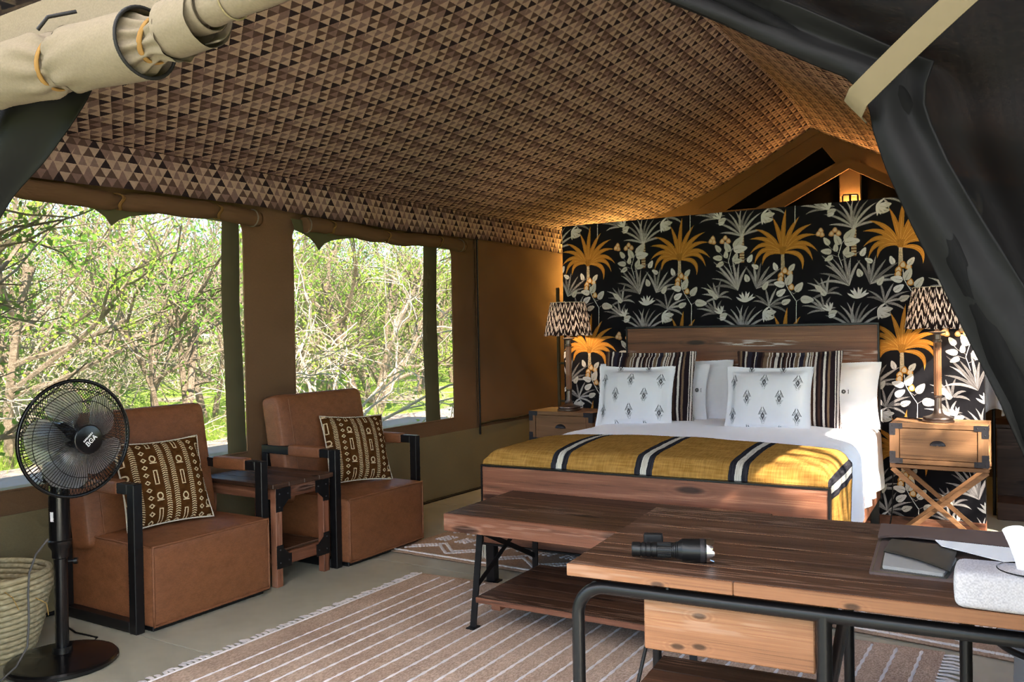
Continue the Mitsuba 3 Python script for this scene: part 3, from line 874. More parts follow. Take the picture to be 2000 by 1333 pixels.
def cover(x0, x1, y0, y1, top, drop_l, drop_r, drop_f, off=0.0, nx=90, ny=60, seed=0, wr=0.006, r=0.07, crown=0.03, drop_b=None):
    """Cloth lying over the mattress and hanging at its sides: arc-length parameters across and along."""
    W, L = x1 - x0, y1 - y0
    s = np.linspace(-drop_l, W + drop_r, nx)
    t = np.linspace(-drop_f, L, ny)

    def fold(q, D):
        # distance along the cloth -> (position, drop) with a rounded edge of radius r
        pos, dz = np.clip(q, 0, D), np.zeros_like(q)
        lo, hi = q < r, q > D - r
        a = np.clip((r - q[lo]) / r, 0, np.pi / 2)
        pos[lo], dz[lo] = r - r * np.sin(a), r - r * np.cos(a)
        ex = r - q[lo] - r * np.pi / 2
        dz[lo] += np.clip(ex, 0, None)
        a = np.clip((q[hi] - D + r) / r, 0, np.pi / 2)
        pos[hi], dz[hi] = D - r + r * np.sin(a), r - r * np.cos(a)
        dz[hi] += np.clip(q[hi] - D + r - r * np.pi / 2, 0, None)
        return pos, dz
    px, dx = fold(s, W)
    py, dy = fold(t, L + 10)
    P = np.zeros((nx, ny, 3))
    PX, PYv = np.meshgrid(px, py, indexing='ij')
    DX, DY = np.meshgrid(dx, dy, indexing='ij')
    cr = crown * (1 - (2 * PX / W - 1) ** 4) * np.clip(np.sin(np.pi * np.clip((PYv + 0.02) / 1.1, 0, 0.5)), 0, 1)
    nz = wr * 2 * (meshkit.fbm(np.stack([PX * 3 + DX * 2, PYv * 3 + DY * 2, PX * 0 + seed], -1), 4, seed) - 0.5)
    hang = np.clip(np.maximum(DX, DY) - r, 0, 1)
    sway = 0.05 * hang * np.sin(PYv * 16 + 2 * np.sin(PYv * 5 + seed))
    sx = np.where(np.arange(nx) > nx / 2, 1, -1)[:, None]
    P[..., 0] = x0 + PX + sx * (off + sway + nz) * (DX > r * 0.6)
    P[..., 1] = y0 + PYv - (off + nz) * (DY > r * 0.6)
    P[..., 2] = top + off + cr - np.maximum(DX, DY) + nz * (np.maximum(DX, DY) < r * 0.6)
    return P, np.stack(np.meshgrid(s, t, indexing='ij'), -1)


solo('mattress', softbox(1.73, 2.08, 0.235, 0.06, 12), 'mat_sheet', 'white mattress on the wooden bed under the bedding', 'mattress', M=BED @ mat4((0, 1.075, 0.5575)), smooth=True)
P, _ = cover(-0.885, 0.885, 0.045, 2.10, 0.686, 0.20, 0.36, 0.05, off=0.004, nx=110, ny=110, seed=5, wr=0.012, crown=0.030)
sh = solo('duvet', sheet(P, 0.008), 'mat_sheet', 'white cotton bedding spread over the bed and hanging down its right side', 'duvet', M=BED, smooth=True)
P, S_ = cover(-0.885, 0.885, 0.030, 0.66, 0.700, 0.36, 0.36, 0.10, off=0.010, nx=150, ny=50, seed=5, wr=0.010, crown=0.030)
th = sheet(P, 0.007)
uvt = S_.reshape(-1, 2).copy()
uvt[:, 0] -= 0.395
throw = thing('throw_blanket', 'mustard yellow woven throw with black and white stripes across the foot of the bed', 'blanket')
put('cloth', th, 'mat_throw', throw, BED, smooth=True, uv=np.vstack([uvt, uvt]))


def tassel(p, L, r, key):
    ms = [tube([np.array(p) - [0, 0, q] for q in (0, 0.02, 0.035)], [r * 0.5, r * 0.8, r * 0.6], 8)]
    rng = np.random.default_rng(int(abs(p[0]) * 1000))
    for k in range(26):
        a, q = rng.uniform(0, 6.28), rng.uniform(0.3, 1)
        d = np.array([math.cos(a), math.sin(a), 0]) * r * q
        ms.append(tube([np.array(p) + d * 0.3 - [0, 0, 0.03], np.array(p) + d - [0, 0, L * 0.5], np.array(p) + d * 1.15 - [0, 0, L * rng.uniform(0.9, 1.0)]], 0.003, 4))
    return cat(*ms)


put('tassel', tassel((-0.925, 0.055, 0.345), 0.24, 0.032, 0), 'mat_cream', throw, BED, smooth=True, label='cream tassel at the corner of the throw')
put('tassel_cord', tube([(-0.905, 0.05, 0.46), (-0.922, 0.052, 0.40), (-0.925, 0.055, 0.34)], 0.004, 6), 'mat_cream', throw, BED)

# pillows: local bed frame, the bed's face looks towards -y
MZ = 0.725


def bedpillow(x, y, z, w, h, t, tilt, mat, name, label, group, turn=0.0, roll=0.0, emblem=None, **kw):
    m_, uv_, _ = pillow(w, h, t, **kw)
    M = BED @ lean((x, y, z), -90 + turn, tilt, roll) @ mat4((0, h / 2, 0))
    k = solo(name, m_, mat, label, 'pillow', group, M=M, smooth=True, uv=uv_)
    if emblem:
        half = m_.vertices[:len(m_.vertices) // 2]

        def on(px, py):
            i = np.argsort(np.hypot(half[:, 0] - px, half[:, 1] - py))[:3]
            return half[i, 2].max() + 0.0015
        a = np.linspace(0, 2 * np.pi, 24)
        ex, ey = emblem
        disc = np.stack([np.stack([ex + r * np.cos(a), ey + r * np.sin(a), np.full(24, on(ex, ey))], 1) for r in (0.004, 0.009, 0.0135)], 1)
        bars = [cbox(ex + 0.026 + 0.004 * q, ex + 0.028 + 0.004 * q, ey - 0.014, ey + 0.014, on(ex, ey) - 0.0004, on(ex, ey), 0.0001) for q in range(2)]
        put('emblem', cat(grid(disc), *bars), 'mat_cord', k, M, label='small grey embroidered emblem')
    return k


bedpillow(-0.50, 1.945, MZ - 0.01, 0.78, 0.39, 0.14, 13, 'mat_white_cotton', 'pillow', 'white pillow against the headboard behind the left pair of patterned cushions', 'white pillows on the bed', seed=2, wrinkle=0.03, flange=0.03)
bedpillow(0.455, 1.93, MZ - 0.01, 0.78, 0.38, 0.15, 14, 'mat_white_cotton', 'pillow', 'white pillow at the right of the bed with a small grey emblem', 'white pillows on the bed', emblem=(0.235, 0.01), seed=4, wrinkle=0.03, flange=0.03)
bedpillow(-0.585, 1.805, MZ - 0.01, 0.74, 0.375, 0.13, 13, 'mat_white_cotton', 'pillow', 'creased white pillow with a small grey emblem, standing right beside the left striped cushion', 'white pillows on the bed', emblem=(0.335, 0.02), seed=6, wrinkle=0.03, flange=0.02)
bedpillow(-0.565, 1.67, MZ - 0.02, 0.60, 0.475, 0.14, 12, 'mat_stripe', 'striped_cushion', 'brown, black and cream striped cushion behind the left white diamond cushion', 'striped cushions on the bed', seed=7, flange=0.025, turn=1)
bedpillow(0.375, 1.69, MZ - 0.02, 0.60, 0.475, 0.15, 13, 'mat_stripe', 'striped_cushion', 'brown, black and cream striped cushion behind the right white diamond cushion', 'striped cushions on the bed', seed=8, flange=0.025, turn=1)
bedpillow(-0.605, 1.52, MZ - 0.025, 0.47, 0.385, 0.18, 16, 'mat_diamond', 'diamond_cushion', 'white cushion printed with black diamonds, left one of the two on the bed', 'diamond cushions on the bed', seed=9, flange=0.028, turn=4)
bedpillow(0.285, 1.52, MZ - 0.025, 0.47, 0.385, 0.18, 16, 'mat_diamond', 'diamond_cushion', 'white cushion printed with black diamonds, right one of the two on the bed', 'diamond cushions on the bed', seed=10, flange=0.028, turn=0)


# ------------------------------------------------------------------ nightstands and lamps
def bracket(parent, M, sx, sz):
    """L-shaped iron corner plate on a front face (local x along the face, z up, y out = -), with rivets."""
    L, wd = 0.075, 0.034
    poly = unary_union([sbox(0, 0, L, wd), sbox(0, 0, wd, L)]).buffer(-0.004).buffer(0.004)
    poly = affinity.scale(poly, sx, sz, origin=(0, 0))
    m = prism(poly, 0.0, 0.0025)
    k = put('corner_bracket', m, 'mat_iron', parent, M)
    riv = [trimesh.creation.icosphere(1, 0.0045) for _ in range(3)]
    for r, (a, b) in zip(riv, ((0.017, 0.017), (0.058, 0.017), (0.017, 0.058))):
        r.apply_scale([1, 1, 0.6])
        r.apply_translation([a * sx, b * sz, 0.0025])
        put('rivet', r, 'mat_iron', k, M, smooth=True)


def nightstand(x0, x1, y0, y1, z0, z1, label):
    t = thing('nightstand', label, 'nightstand', 'oak nightstands beside the bed')
    w = 0.055
    fr = lambda u0, u1, v0, v1, ax: woody('front_frame', cbox(u0, u1, y0, y0 + 0.02, v0, v1, 0.002), 'mat_oak', ax, t)
    fr(x0, x0 + w, z0, z1, 2), fr(x1 - w, x1, z0, z1, 2), fr(x0 + w, x1 - w, z1 - 0.028, z1, 0), fr(x0 + w, x1 - w, z0, z0 + 0.028, 0)
    dr_ = woody('drawer', cbox(x0 + w + 0.003, x1 - w - 0.003, y0 + 0.004, y0 + 0.022, z0 + 0.031, z1 - 0.031, 0.002), 'mat_oak', 0, t)
    cx, cz = (x0 + x1) / 2, (z0 + z1) / 2 + 0.006
    a = np.linspace(0, np.pi, 13)
    b = np.linspace(0, np.pi / 2, 7)
    A_, B_ = np.meshgrid(a, b, indexing='ij')
    cup = np.stack([cx + 0.043 * np.cos(A_) * np.sin(B_ * 0.9 + 0.157), y0 + 0.004 - 0.022 * np.cos(B_), cz - 0.012 + 0.030 * np.sin(A_) * np.sin(B_ * 0.9 + 0.157)], -1)
    put('cup_handle', sheet(cup, 0.002), 'mat_iron', dr_, smooth=True, label='dark metal cup handle')
    woody('top_board', cbox(x0, x1, y0 + 0.02, y1, z1 - 0.014, z1, 0.003), 'mat_oak', 0, t)
    woody('bottom_board', cbox(x0, x1, y0 + 0.02, y1, z0, z0 + 0.014, 0.003), 'mat_oak', 0, t)
    woody('side_board', cbox(x0, x0 + 0.016, y0 + 0.02, y1, z0 + 0.014, z1 - 0.014, 0.002), 'mat_oak', 1, t)
    woody('side_board', cbox(x1 - 0.016, x1, y0 + 0.02, y1, z0 + 0.014, z1 - 0.014, 0.002), 'mat_oak', 1, t)
    woody('back_board', cbox(x0 + 0.016, x1 - 0.016, y1 - 0.01, y1, z0 + 0.014, z1 - 0.014, 0.001), 'mat_oak', 0, t)
    fm = lambda px, pz: frame((px, y0, pz), (1, 0, 0), (0, 0, 1), (0, -1, 0))
    for px, sx in ((x0, 1), (x1, -1)):
        for pz, sz in ((z0, 1), (z1, -1)):
            bracket(t, fm(px, pz), sx, sz)
    for pz, sz in ((z0, 1), (z1, -1)):
        bracket(t, frame((x1, y0, pz), (0, 1, 0), (0, 0, 1), (1, 0, 0)), 1, sz)
    # folding X stand: two crossed pairs and rails
    zt = z0 - 0.055
    for yy in (y0 + 0.03, y1 - 0.06):
        for k, (xa, xb) in enumerate(((x0 + 0.01, x1 - 0.02), (x1 - 0.01, x0 + 0.02))):
            d = np.array([xb - xa, 0, -zt - 0.02])
            Ls = np.linalg.norm(d)
            d /= Ls
            nrm = np.array([-d[2], 0, d[0]])
            oy = 0.017 * k
            c = np.array([xa, yy + oy, zt + 0.02])
            pts = []
            for q in (0, Ls):
                for sn in (-0.016, 0.016):
                    for dy in (0.0, 0.016):
                        p = c + d * q + nrm * sn + np.array([0, dy, 0])
                        p[2] = np.clip(p[2], 0.0, zt + 0.03)
                        pts.append(p)
            woody('cross_leg', hull(pts), 'mat_oak', 0, t)
        woody('top_rail', cbox(x0 - 0.002, x1 + 0.002, yy - 0.004, yy + 0.034, zt + 0.022, zt + 0.048, 0.003), 'mat_oak', 0, t)
    for xx in (x0, x1 - 0.03):
        woody('side_rail', cbox(xx, xx + 0.03, y0 + 0.02, y1 - 0.02, zt + 0.046, z0, 0.002), 'mat_oak', 1, t)
    return t


nightstand(-0.795, -0.255, 5.78, 6.14, 0.492, 0.742, 'oak trunk-style nightstand on crossed legs, right of the bed')
nightstand(-3.395, -2.845, 5.78, 6.14, 0.492, 0.730, 'oak trunk-style nightstand half hidden by the left side of the bed')


def lamp(x, y, z, label, power):
    t = thing('table_lamp', label, 'lamp', 'bedside table lamps')
    put('base', lathe([(0, 0), (0.088, 0), (0.092, 0.004), (0.092, 0.010), (0.084, 0.016), (0.088, 0.022), (0.086, 0.030), (0.060, 0.036), (0.036, 0.046), (0.026, 0.062), (0.022, 0.085), (0, 0.085)], 40, (x, y, z)), 'mat_pewter', t, smooth=40)
    put('socket_ring', lathe([(0.022, 0.085), (0.020, 0.15), (0.024, 0.155), (0.024, 0.165), (0.019, 0.17)], 24, (x, y, z)), 'mat_pewter', t, smooth=40)
    ang = np.arange(24) * 2 * np.pi / 24
    rr = 0.0215 + 0.0015 * (np.arange(24) % 2)
    V = np.vstack([np.stack([x + rr * np.cos(ang), y + rr * np.sin(ang), np.full(24, zz_)], 1) for zz_ in (z + 0.165, z + 0.50)])
    F = [(i, (i + 1) % 24, 24 + (i + 1) % 24) for i in range(24)] + [(i, 24 + (i + 1) % 24, 24 + i) for i in range(24)]
    woody('column', trimesh.Trimesh(V, np.array(F), process=False), 'mat_pine', 2, t)
    put('neck', lathe([(0.022, 0.495), (0.026, 0.50), (0.026, 0.51), (0.020, 0.515), (0.020, 0.545), (0.030, 0.552), (0.048, 0.556), (0.048, 0.562), (0.014, 0.566), (0.010, 0.60), (0.0, 0.60)], 28, (x, y, z)), 'mat_pewter', t, smooth=40)
    zb, zt, rb, rt = z + 0.582, z + 0.838, 0.187, 0.136
    n, m = 120, 10
    a = np.arange(n + 1) * 2 * np.pi / n
    P = np.zeros((n + 1, m, 3))
    UV = np.zeros((n + 1, m, 2))
    for j in range(m):
        s = j / (m - 1)
        r = rb + (rt - rb) * s + 0.0015 * np.sin(a * 40)
        P[:, j] = np.stack([x + r * np.cos(a), y + r * np.sin(a), np.full(n + 1, zb + (zt - zb) * s) + (0.004 * np.sin(a * 9) if j == 0 else 0)], 1)
        UV[:, j] = np.stack([a * 0.162, np.full(n + 1, (zt - zb) * s)], 1)
    put('shade', grid(P), 'mat_ikat', t, smooth=True, uv=UV.reshape(-1, 2), label='black and white ikat lamp shade')
    put('shade_ring', tube([(x + (rt - 0.001) * math.cos(q), y + (rt - 0.001) * math.sin(q), zt) for q in a[:-1:3]], 0.003, 6, closed=True), 'mat_cream', t)
    put('shade_frame', cat(*[tube([(x, y, z + 0.60), (x + rt * math.cos(q), y + rt * math.sin(q), zt - 0.01)], 0.0016, 4) for q in (0.4, 2.5, 4.6)]), 'mat_iron', t)
    b = trimesh.creation.icosphere(2, 0.03)
    b.apply_translation([x, y, z + 0.66])
    k = put('bulb', b, 'mat_white_cotton', t, smooth=True)
    scene[k]['emitter'] = {'type': 'area', 'radiance': {'type': 'rgb', 'value': [float(power * c) for c in (1.0, 0.66, 0.36)]}}
    return t


LAMP = 20.0
lamp(-0.535, 5.945, 0.742, 'table lamp with wooden column and zigzag shade on the right nightstand', LAMP)
lamp(-3.125, 5.945, 0.730, 'table lamp with wooden column and zigzag shade on the left nightstand', LAMP)
solo('lamp_cord', tube([(-0.62, 5.96, 0.748), (-0.68, 6.02, 0.752), (-0.76, 6.06, 0.750), (-0.798, 6.08, 0.751), (-0.818, 6.09, 0.70), (-0.82, 6.10, 0.4), (-0.825, 6.08, 0.12), (-0.84, 6.03, 0.006)], 0.004, 6), 'mat_rubber', 'black lamp cord hanging behind the right nightstand', 'cord', smooth=True)


# ------------------------------------------------------------------ bench at the foot of the bed
BEN = mat4((-2.336, 3.185, 0.0), rz=1.2)                  # local: x along, y away from the camera
bench = thing('bench', 'low dark wood bench with black cross-braced legs in front of the bed', 'bench')
BL, BD, BT = 1.338, 0.633, 0.52
pw = [0.103, 0.127, 0.117, 0.132, 0.154]
y0 = 0.0
for w_ in pw:
    woody('top_plank', cbox(0.0, BL, y0 + (0.022 if y0 == 0 else 0.001), y0 + w_ - 0.001, BT - 0.035, BT, 0.003), 'mat_dark_wood', 0, bench, BEN)
    y0 += w_
woody('front_apron', cbox(0.0, BL, 0.0, 0.0215, BT - 0.079, BT, 0.003), 'mat_red_wood', 0, bench, BEN)
woody('back_apron', cbox(0.0, BL, BD - 0.02, BD, BT - 0.079, BT - 0.036, 0.003), 'mat_red_wood', 0, bench, BEN)
for xx in (0.0, BL - 0.02):
    woody('end_apron', cbox(xx, xx + 0.02, 0.022, BD - 0.021, BT - 0.079, BT - 0.036, 0.003), 'mat_red_wood', 1, bench, BEN)
for (sx, xt) in ((0.145, 0.165), (BL - 0.165, BL - 0.185)):
    for (yt, yb_) in ((0.06, 0.012), (BD - 0.06, BD - 0.035)):
        c0, c1 = np.array([xt, yt, BT - 0.036]), np.array([sx, yb_, 0.012])
        pts = [c + np.array([a, b, 0]) for c in (c0, c1) for a in (-0.015, 0.015) for b in (-0.004, 0.004)]
        lg = put('leg', hull(pts), 'mat_black_metal', bench, BEN)
        put('foot_plate', cbox(sx - 0.022, sx + 0.022, yb_ - 0.03, yb_ + 0.03, 0.0125, 0.018, 0.002), 'mat_black_metal', lg, BEN)
    for (a0, a1) in (((0.05, BT - 0.075), (BD - 0.04, 0.205)), ((BD - 0.06, BT - 0.045), (0.035, 0.19))):
        p0, p1 = np.array([xt - 0.003, a0[0], a0[1]]), np.array([sx + 0.002, a1[0], a1[1]])
        d = (p1 - p0) / np.linalg.norm(p1 - p0)
        nr = np.cross(d, [1, 0, 0])
        put('brace', hull([p + s * nr * 0.012 + np.array([q, 0, 0]) for p in (p0, p1) for s in (-1, 1) for q in (0, 0.005)]), 'mat_black_metal', bench, BEN)
SHZ = 0.165
y0 = -0.008
for k, w_ in enumerate((0.12, 0.115, 0.125, 0.12, 0.115)):
    woody('shelf_plank', cbox(0.178, BL - 0.198, y0 + 0.001, y0 + w_ - 0.001, SHZ - 0.024, SHZ, 0.0025), 'mat_dark_wood' if k else 'mat_dark_wood', 0, bench, BEN)
    y0 += w_
woody('shelf_edge', cbox(0.178, BL - 0.198, -0.015, -0.0075, SHZ - 0.026, SHZ - 0.002, 0.002), 'mat_red_wood', 0, bench, BEN)
for xx in (0.25, BL - 0.31):
    woody('shelf_batten', cbox(xx, xx + 0.045, 0.0, 0.56, SHZ - 0.052, SHZ - 0.0245, 0.002), 'mat_red_wood', 1, bench, BEN)

# ------------------------------------------------------------------ desk in the foreground
DA = 4.7
DSK = mat4((-1.025, 1.919, 0), rz=DA)
desk = thing('desk', 'dark plank desk on a black tubular steel frame in the right foreground', 'desk')
DL, DD, DT = 1.36, 0.768, 0.76
y0 = 0.0
for w_ in (0.118, 0.125, 0.120, 0.135, 0.128, 0.142):
    woody('top_plank', cbox(0.0, DL, y0 + (0.012 if y0 == 0 else 0.0012), y0 + w_ - 0.0012, DT - 0.030, DT, 0.0032), 'mat_dark_wood', 0, desk, DSK)
    y0 += w_
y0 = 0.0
for w_, (xa, xb) in zip((0.118, 0.125, 0.120, 0.135, 0.128), ((0.0, 0.78), (0.0, 0.52), (0.0, 0.95), (0.10, 0.60), (0.0, 0.35))):  # pale strips paint the light caught along the plank chamfers
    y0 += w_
    woody('chamfer_glint', cbox(xa, xb, y0 - 0.0011, y0 + 0.0011, DT - 0.012, DT - 0.0006, 0.0003), 'mat_pine', 0, desk, DSK, tone=12, label='pale strip standing in for light caught on the plank chamfers')
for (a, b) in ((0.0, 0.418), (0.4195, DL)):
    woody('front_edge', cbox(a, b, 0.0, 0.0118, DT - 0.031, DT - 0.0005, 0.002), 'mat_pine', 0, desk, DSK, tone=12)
R_ = 0.0165
zt_ = DT - 0.064


def arc(c, r, a0, a1, n=9):
    return [(c[0] + r * math.cos(q), c[1], c[2] + r * math.sin(q)) for q in np.linspace(a0, a1, n)]


yf, yb2 = 0.045, DD - 0.06
rc = 0.075
front = [(0.012, yf, 0.0125)] + arc((0.012 + rc, yf, zt_ - rc), rc, math.pi, math.pi / 2) + [(0.40, yf, zt_), (0.62, yf, zt_), (1.0, yf, zt_)] + arc((DL - 0.012 - rc, yf, zt_ - rc), rc, math.pi / 2, 0) + [(DL - 0.012, yf, 0.0)]
put('front_tube', tube(front, R_, 16), 'mat_black_metal', desk, DSK, smooth=50)
back = [(x, yb2, z) for (x, _, z) in front]
put('back_tube', tube(back, R_ * 0.9, 16), 'mat_black_metal', desk, DSK, smooth=50)
put('leg', tube([(0.612, yf, zt_), (0.612, yf, 0.0125)], R_ * 1.05, 16), 'mat_black_metal', desk, DSK, smooth=50, label='middle front leg of black tube')
put('leg', tube([(0.60, yb2, zt_), (0.60, yb2, 0.0125)], R_ * 0.9, 14), 'mat_black_metal', desk, DSK, smooth=50)
put('leg', tube([(0.90, 0.30, zt_), (0.90, 0.30, 0.0)], R_ * 0.85, 14), 'mat_black_metal', desk, DSK, smooth=50)
put('diagonal_tube', tube([(0.655, yf + 0.01, zt_), (0.60, 0.30, zt_ - 0.24)], R_ * 0.85, 12), 'mat_black_metal', desk, DSK, smooth=50)
for xx in (0.06, 0.62, 0.90, DL - 0.06):
    put('cross_tube', tube([(xx, yf, zt_), (xx, yb2, zt_)], R_ * 0.85, 12), 'mat_black_metal', desk, DSK, smooth=50)
for xx in (0.25, 1.1):
    put('standoff', tube([(xx, yf, zt_ + 0.012), (xx, yf, DT - 0.030)], 0.006, 8), 'mat_black_metal', desk, DSK, smooth=50)
    put('standoff', tube([(xx, yb2, zt_ + 0.012), (xx, yb2, DT - 0.030)], 0.006, 8), 'mat_black_metal', desk, DSK, smooth=50)
dw = woody('drawer_front', cbox(0.178, 0.588, 0.075, 0.095, 0.545, 0.684, 0.003), 'mat_pine', 0, desk, DSK, tone=31)
for (a, b, c_, d_) in ((0.178, 0.19, 0.095, 0.55), (0.576, 0.588, 0.095, 0.55)):
    woody('drawer_side', cbox(a, b, c_, d_, 0.55, 0.68, 0.002), 'mat_pine', 1, desk, DSK)
woody('drawer_bottom', cbox(0.19, 0.576, 0.095, 0.55, 0.55, 0.56, 0.001), 'mat_pine', 0, desk, DSK)
y0 = 0.10
for w_ in (0.10, 0.11, 0.11):
    woody('lower_shelf_plank', cbox(0.12, 0.60, y0 + 0.001, y0 + w_ - 0.001, 0.378, 0.40, 0.002), 'mat_dark_wood', 0, desk, DSK)
    y0 += w_
for yy in (0.13, 0.38):
    put('shelf_tube', tube([(0.13, yy, 0.366), (0.612, yy, 0.366)], 0.011, 10), 'mat_black_metal', desk, DSK, smooth=50)


def DP(x, y, z=0.0):
    return (DSK @ np.array([x, y, DT + z, 1]))[:3]


solo('power_cord', tube([(DSK @ np.array([x, y, z, 1]))[:3] for x, y, z in ((0.165, 0.30, 0.70), (0.166, 0.25, 0.62), (0.160, 0.16, 0.54), (0.150, 0.10, 0.44), (0.148, 0.085, 0.34), (0.152, 0.08, 0.22), (0.15, 0.09, 0.10), (0.16, 0.12, 0.018), (0.10, 0.05, 0.014))], 0.005, 8), 'mat_rubber', 'black power cord hanging from the left of the desk drawer', 'cord', smooth=True)

# torch lying on the desk
t0, t1 = np.array([-0.889, 2.020, DT]), np.array([-0.700, 2.098, DT])
d_ = (t1 - t0) / np.linalg.norm(t1 - t0)
TOR = frame(t0 + np.array([0, 0, 0.0295]), np.cross(d_, [0, 0, 1.0]) * -1, [0, 0, 1.0], d_)
TOR[:3, 0] = np.cross(TOR[:3, 1], TOR[:3, 2])
torch = thing('torch', 'black metal torch with a silver crown-shaped rim lying on the desk', 'torch')
body = [(0, 0), (0.0165, 0), (0.0185, 0.003), (0.0185, 0.021), (0.0165, 0.022), (0.0165, 0.025), (0.0185, 0.026), (0.0185, 0.034), (0.0165, 0.035), (0.0165, 0.037), (0.0185, 0.038), (0.0185, 0.047), (0.0165, 0.048), (0.0165, 0.05), (0.0185, 0.051), (0.0185, 0.062), (0.0175, 0.063), (0.0175, 0.10), (0.019, 0.101), (0.019, 0.104), (0.0185, 0.105), (0.0205, 0.109), (0.0195, 0.11), (0.0225, 0.114), (0.0215, 0.115), (0.0285, 0.126), (0.0295, 0.135), (0.0295, 0.175), (0.0295, 0.188), (0, 0.188)]
put('body', lathe(body, 40), 'mat_black_anod', torch, TOR, smooth=25)
g = []
for k in range(26):
    a = k * 2 * math.pi / 26
    b_ = cbox(0.017, 0.0198, -0.0014, 0.0014, 0.064, 0.099, 0.0006)
    b_.apply_transform(trimesh.transformations.rotation_matrix(a, [0, 0, 1]))
    g.append(b_)
put('ribbed_grip', cat(*g), 'mat_black_anod', torch, TOR)
put('grey_band', lathe([(0.0295, 0.170), (0.0300, 0.171), (0.0300, 0.180), (0.0295, 0.181)], 40), 'mat_iron', torch, TOR, smooth=30, label='grey metal band')
n = 72
a = np.arange(n + 1) * 2 * np.pi / n
edge = 0.199 + 0.0055 * np.clip(np.cos(a * 6) * 1.4, -1, 1)
P = np.stack([np.stack([r * np.cos(a), r * np.sin(a), z if np.ndim(z) else np.full(n + 1, z)], 1) for r, z in ((0.0285, 0.184), (0.0300, 0.186), (0.0300, edge), (0.0270, edge), (0.0262, 0.186), (0.012, 0.178))], 1)
put('crown', grid(P), 'mat_chrome', torch, TOR, smooth=40, label='scalloped silver crown rim')
put('lens', lathe([(0, 0.187), (0.0262, 0.187), (0.0262, 0.1885), (0, 0.1885)], 40), 'mat_chrome', torch, TOR, smooth=30)
bm = softbox(0.050, 0.024, 0.055, 0.006, 8)
solo('black_device', bm, 'mat_rubber', 'small black block-shaped device standing behind the torch on the desk', 'device', M=mat4((-0.865, 2.105, DT + 0.0275), rz=20), smooth=True)

# leather folder with its contents
def plate(pts, z, th, r=0.004):
    poly = Polygon(pts).buffer(-r).buffer(r)
    return prism(poly, z, z + th)


folder = thing('document_folder', 'brown leather folder lying open on the desk', 'folder')
fp = [(-0.388, 2.640), (-0.347, 2.170), (0.05, 2.20), (0.02, 2.685)]
put('back_cover', plate(fp, DT, 0.006), 'mat_folder', folder)
fl = np.array([(-0.388, 2.640), (-0.372, 2.470), (-0.345, 2.495), (-0.30, 2.515), (-0.15, 2.51), (0.04, 2.50), (0.02, 2.685)])
put('flap', plate([tuple(p) for p in fl], DT + 0.018, 0.005), 'mat_folder', folder, label='folded leather flap')
put('gusset', plate([(-0.388, 2.640), (-0.383, 2.60), (0.02, 2.64), (0.02, 2.685)], DT + 0.006, 0.012), 'mat_folder', folder)
put('stitching', cat(*[tube([p, q], 0.0012, 5) for p, q in zip([(-0.379, 2.63, DT + 0.006), (-0.341, 2.177, DT + 0.006)], [(-0.341, 2.177, DT + 0.006), (0.04, 2.206, DT + 0.006)])]), 'mat_strap', folder)
nb = thing('notebook', 'grey leather notebook holding a pale pad, in the open folder on the desk', 'notebook')
put('pad', plate([(-0.338, 2.37), (-0.322, 2.205), (-0.19, 2.196), (-0.175, 2.36)], DT + 0.0075, 0.008), 'mat_pad', nb, label='pale grey pad')
put('lower_cover', plate([(-0.345, 2.40), (-0.327, 2.197), (-0.183, 2.186), (-0.165, 2.38)], DT + 0.006, 0.0018), 'mat_notebook', nb)
cv = np.zeros((12, 10, 3))
for i, s in enumerate(np.linspace(0, 1, 12)):
    for j, t_ in enumerate(np.linspace(0, 1, 10)):
        x = -0.338 + s * 0.160
        ylow = 2.335 - 0.128 * s
        cv[i, j] = (x, ylow + t_ * (2.48 - 0.02 * s - ylow), DT + 0.0175 + 0.006 * math.sin(s * 3.0) * (1 - t_))
put('upper_cover', sheet(cv, 0.003), 'mat_notebook', nb, smooth=True, label='grey leather cover flap')
solo('envelope', plate([(-0.235, 2.49), (-0.215, 2.43), (0.02, 2.27), (0.05, 2.30), (0.04, 2.48)], DT + 0.0235, 0.002, 0.002), 'mat_paper', 'pale grey envelope lying in the folder beside the tissue box', 'envelope')
solo('paper_card', plate([(-0.165, 2.36), (-0.155, 2.215), (0.0, 2.22), (0.0, 2.37)], DT + 0.006, 0.001, 0.001), 'mat_cream', 'small cream card under the envelope in the folder', 'card')

# tissue box
TB = mat4((-0.152, 1.990, DT), rz=2.5)
tb = thing('tissue_box', 'rounded grey linen tissue box at the right edge of the desk', 'tissue box')
bx = softbox(0.27, 0.128, 0.078, 0.016, 14, bulge=(0.004, 0.003, 0.002))
bx.apply_translation([0.135, 0.064, 0.039])
put('cover', bx, 'mat_linen', tb, TB, smooth=True)
put('opening', lathe([(0.0, 0.0), (0.055, 0.0), (0.060, 0.001), (0.058, 0.003)], 32, (0.135, 0.064, 0.078)), 'mat_rubber', tb, TB @ mat4(), smooth=30)
rng = np.random.default_rng(3)
u_, v_ = np.meshgrid(np.linspace(0, 1, 30), np.linspace(0, 1, 22), indexing='ij')
an = u_ * 4.6 + 0.6
rad = 0.012 + 0.030 * v_ ** 1.4 + 0.012 * np.sin(u_ * 13) * v_
tp = np.stack([0.125 + rad * np.cos(an) * 0.9 + 0.010 * v_, 0.064 + rad * np.sin(an) * 0.8, 0.074 + 0.085 * v_ + 0.016 * np.sin(u_ * 9 + 1) * v_], -1)
solo('tissue', sheet(tp, 0.0012), 'mat_white_cotton', 'crumpled white tissue standing up out of the tissue box', 'tissue', M=TB, smooth=True)

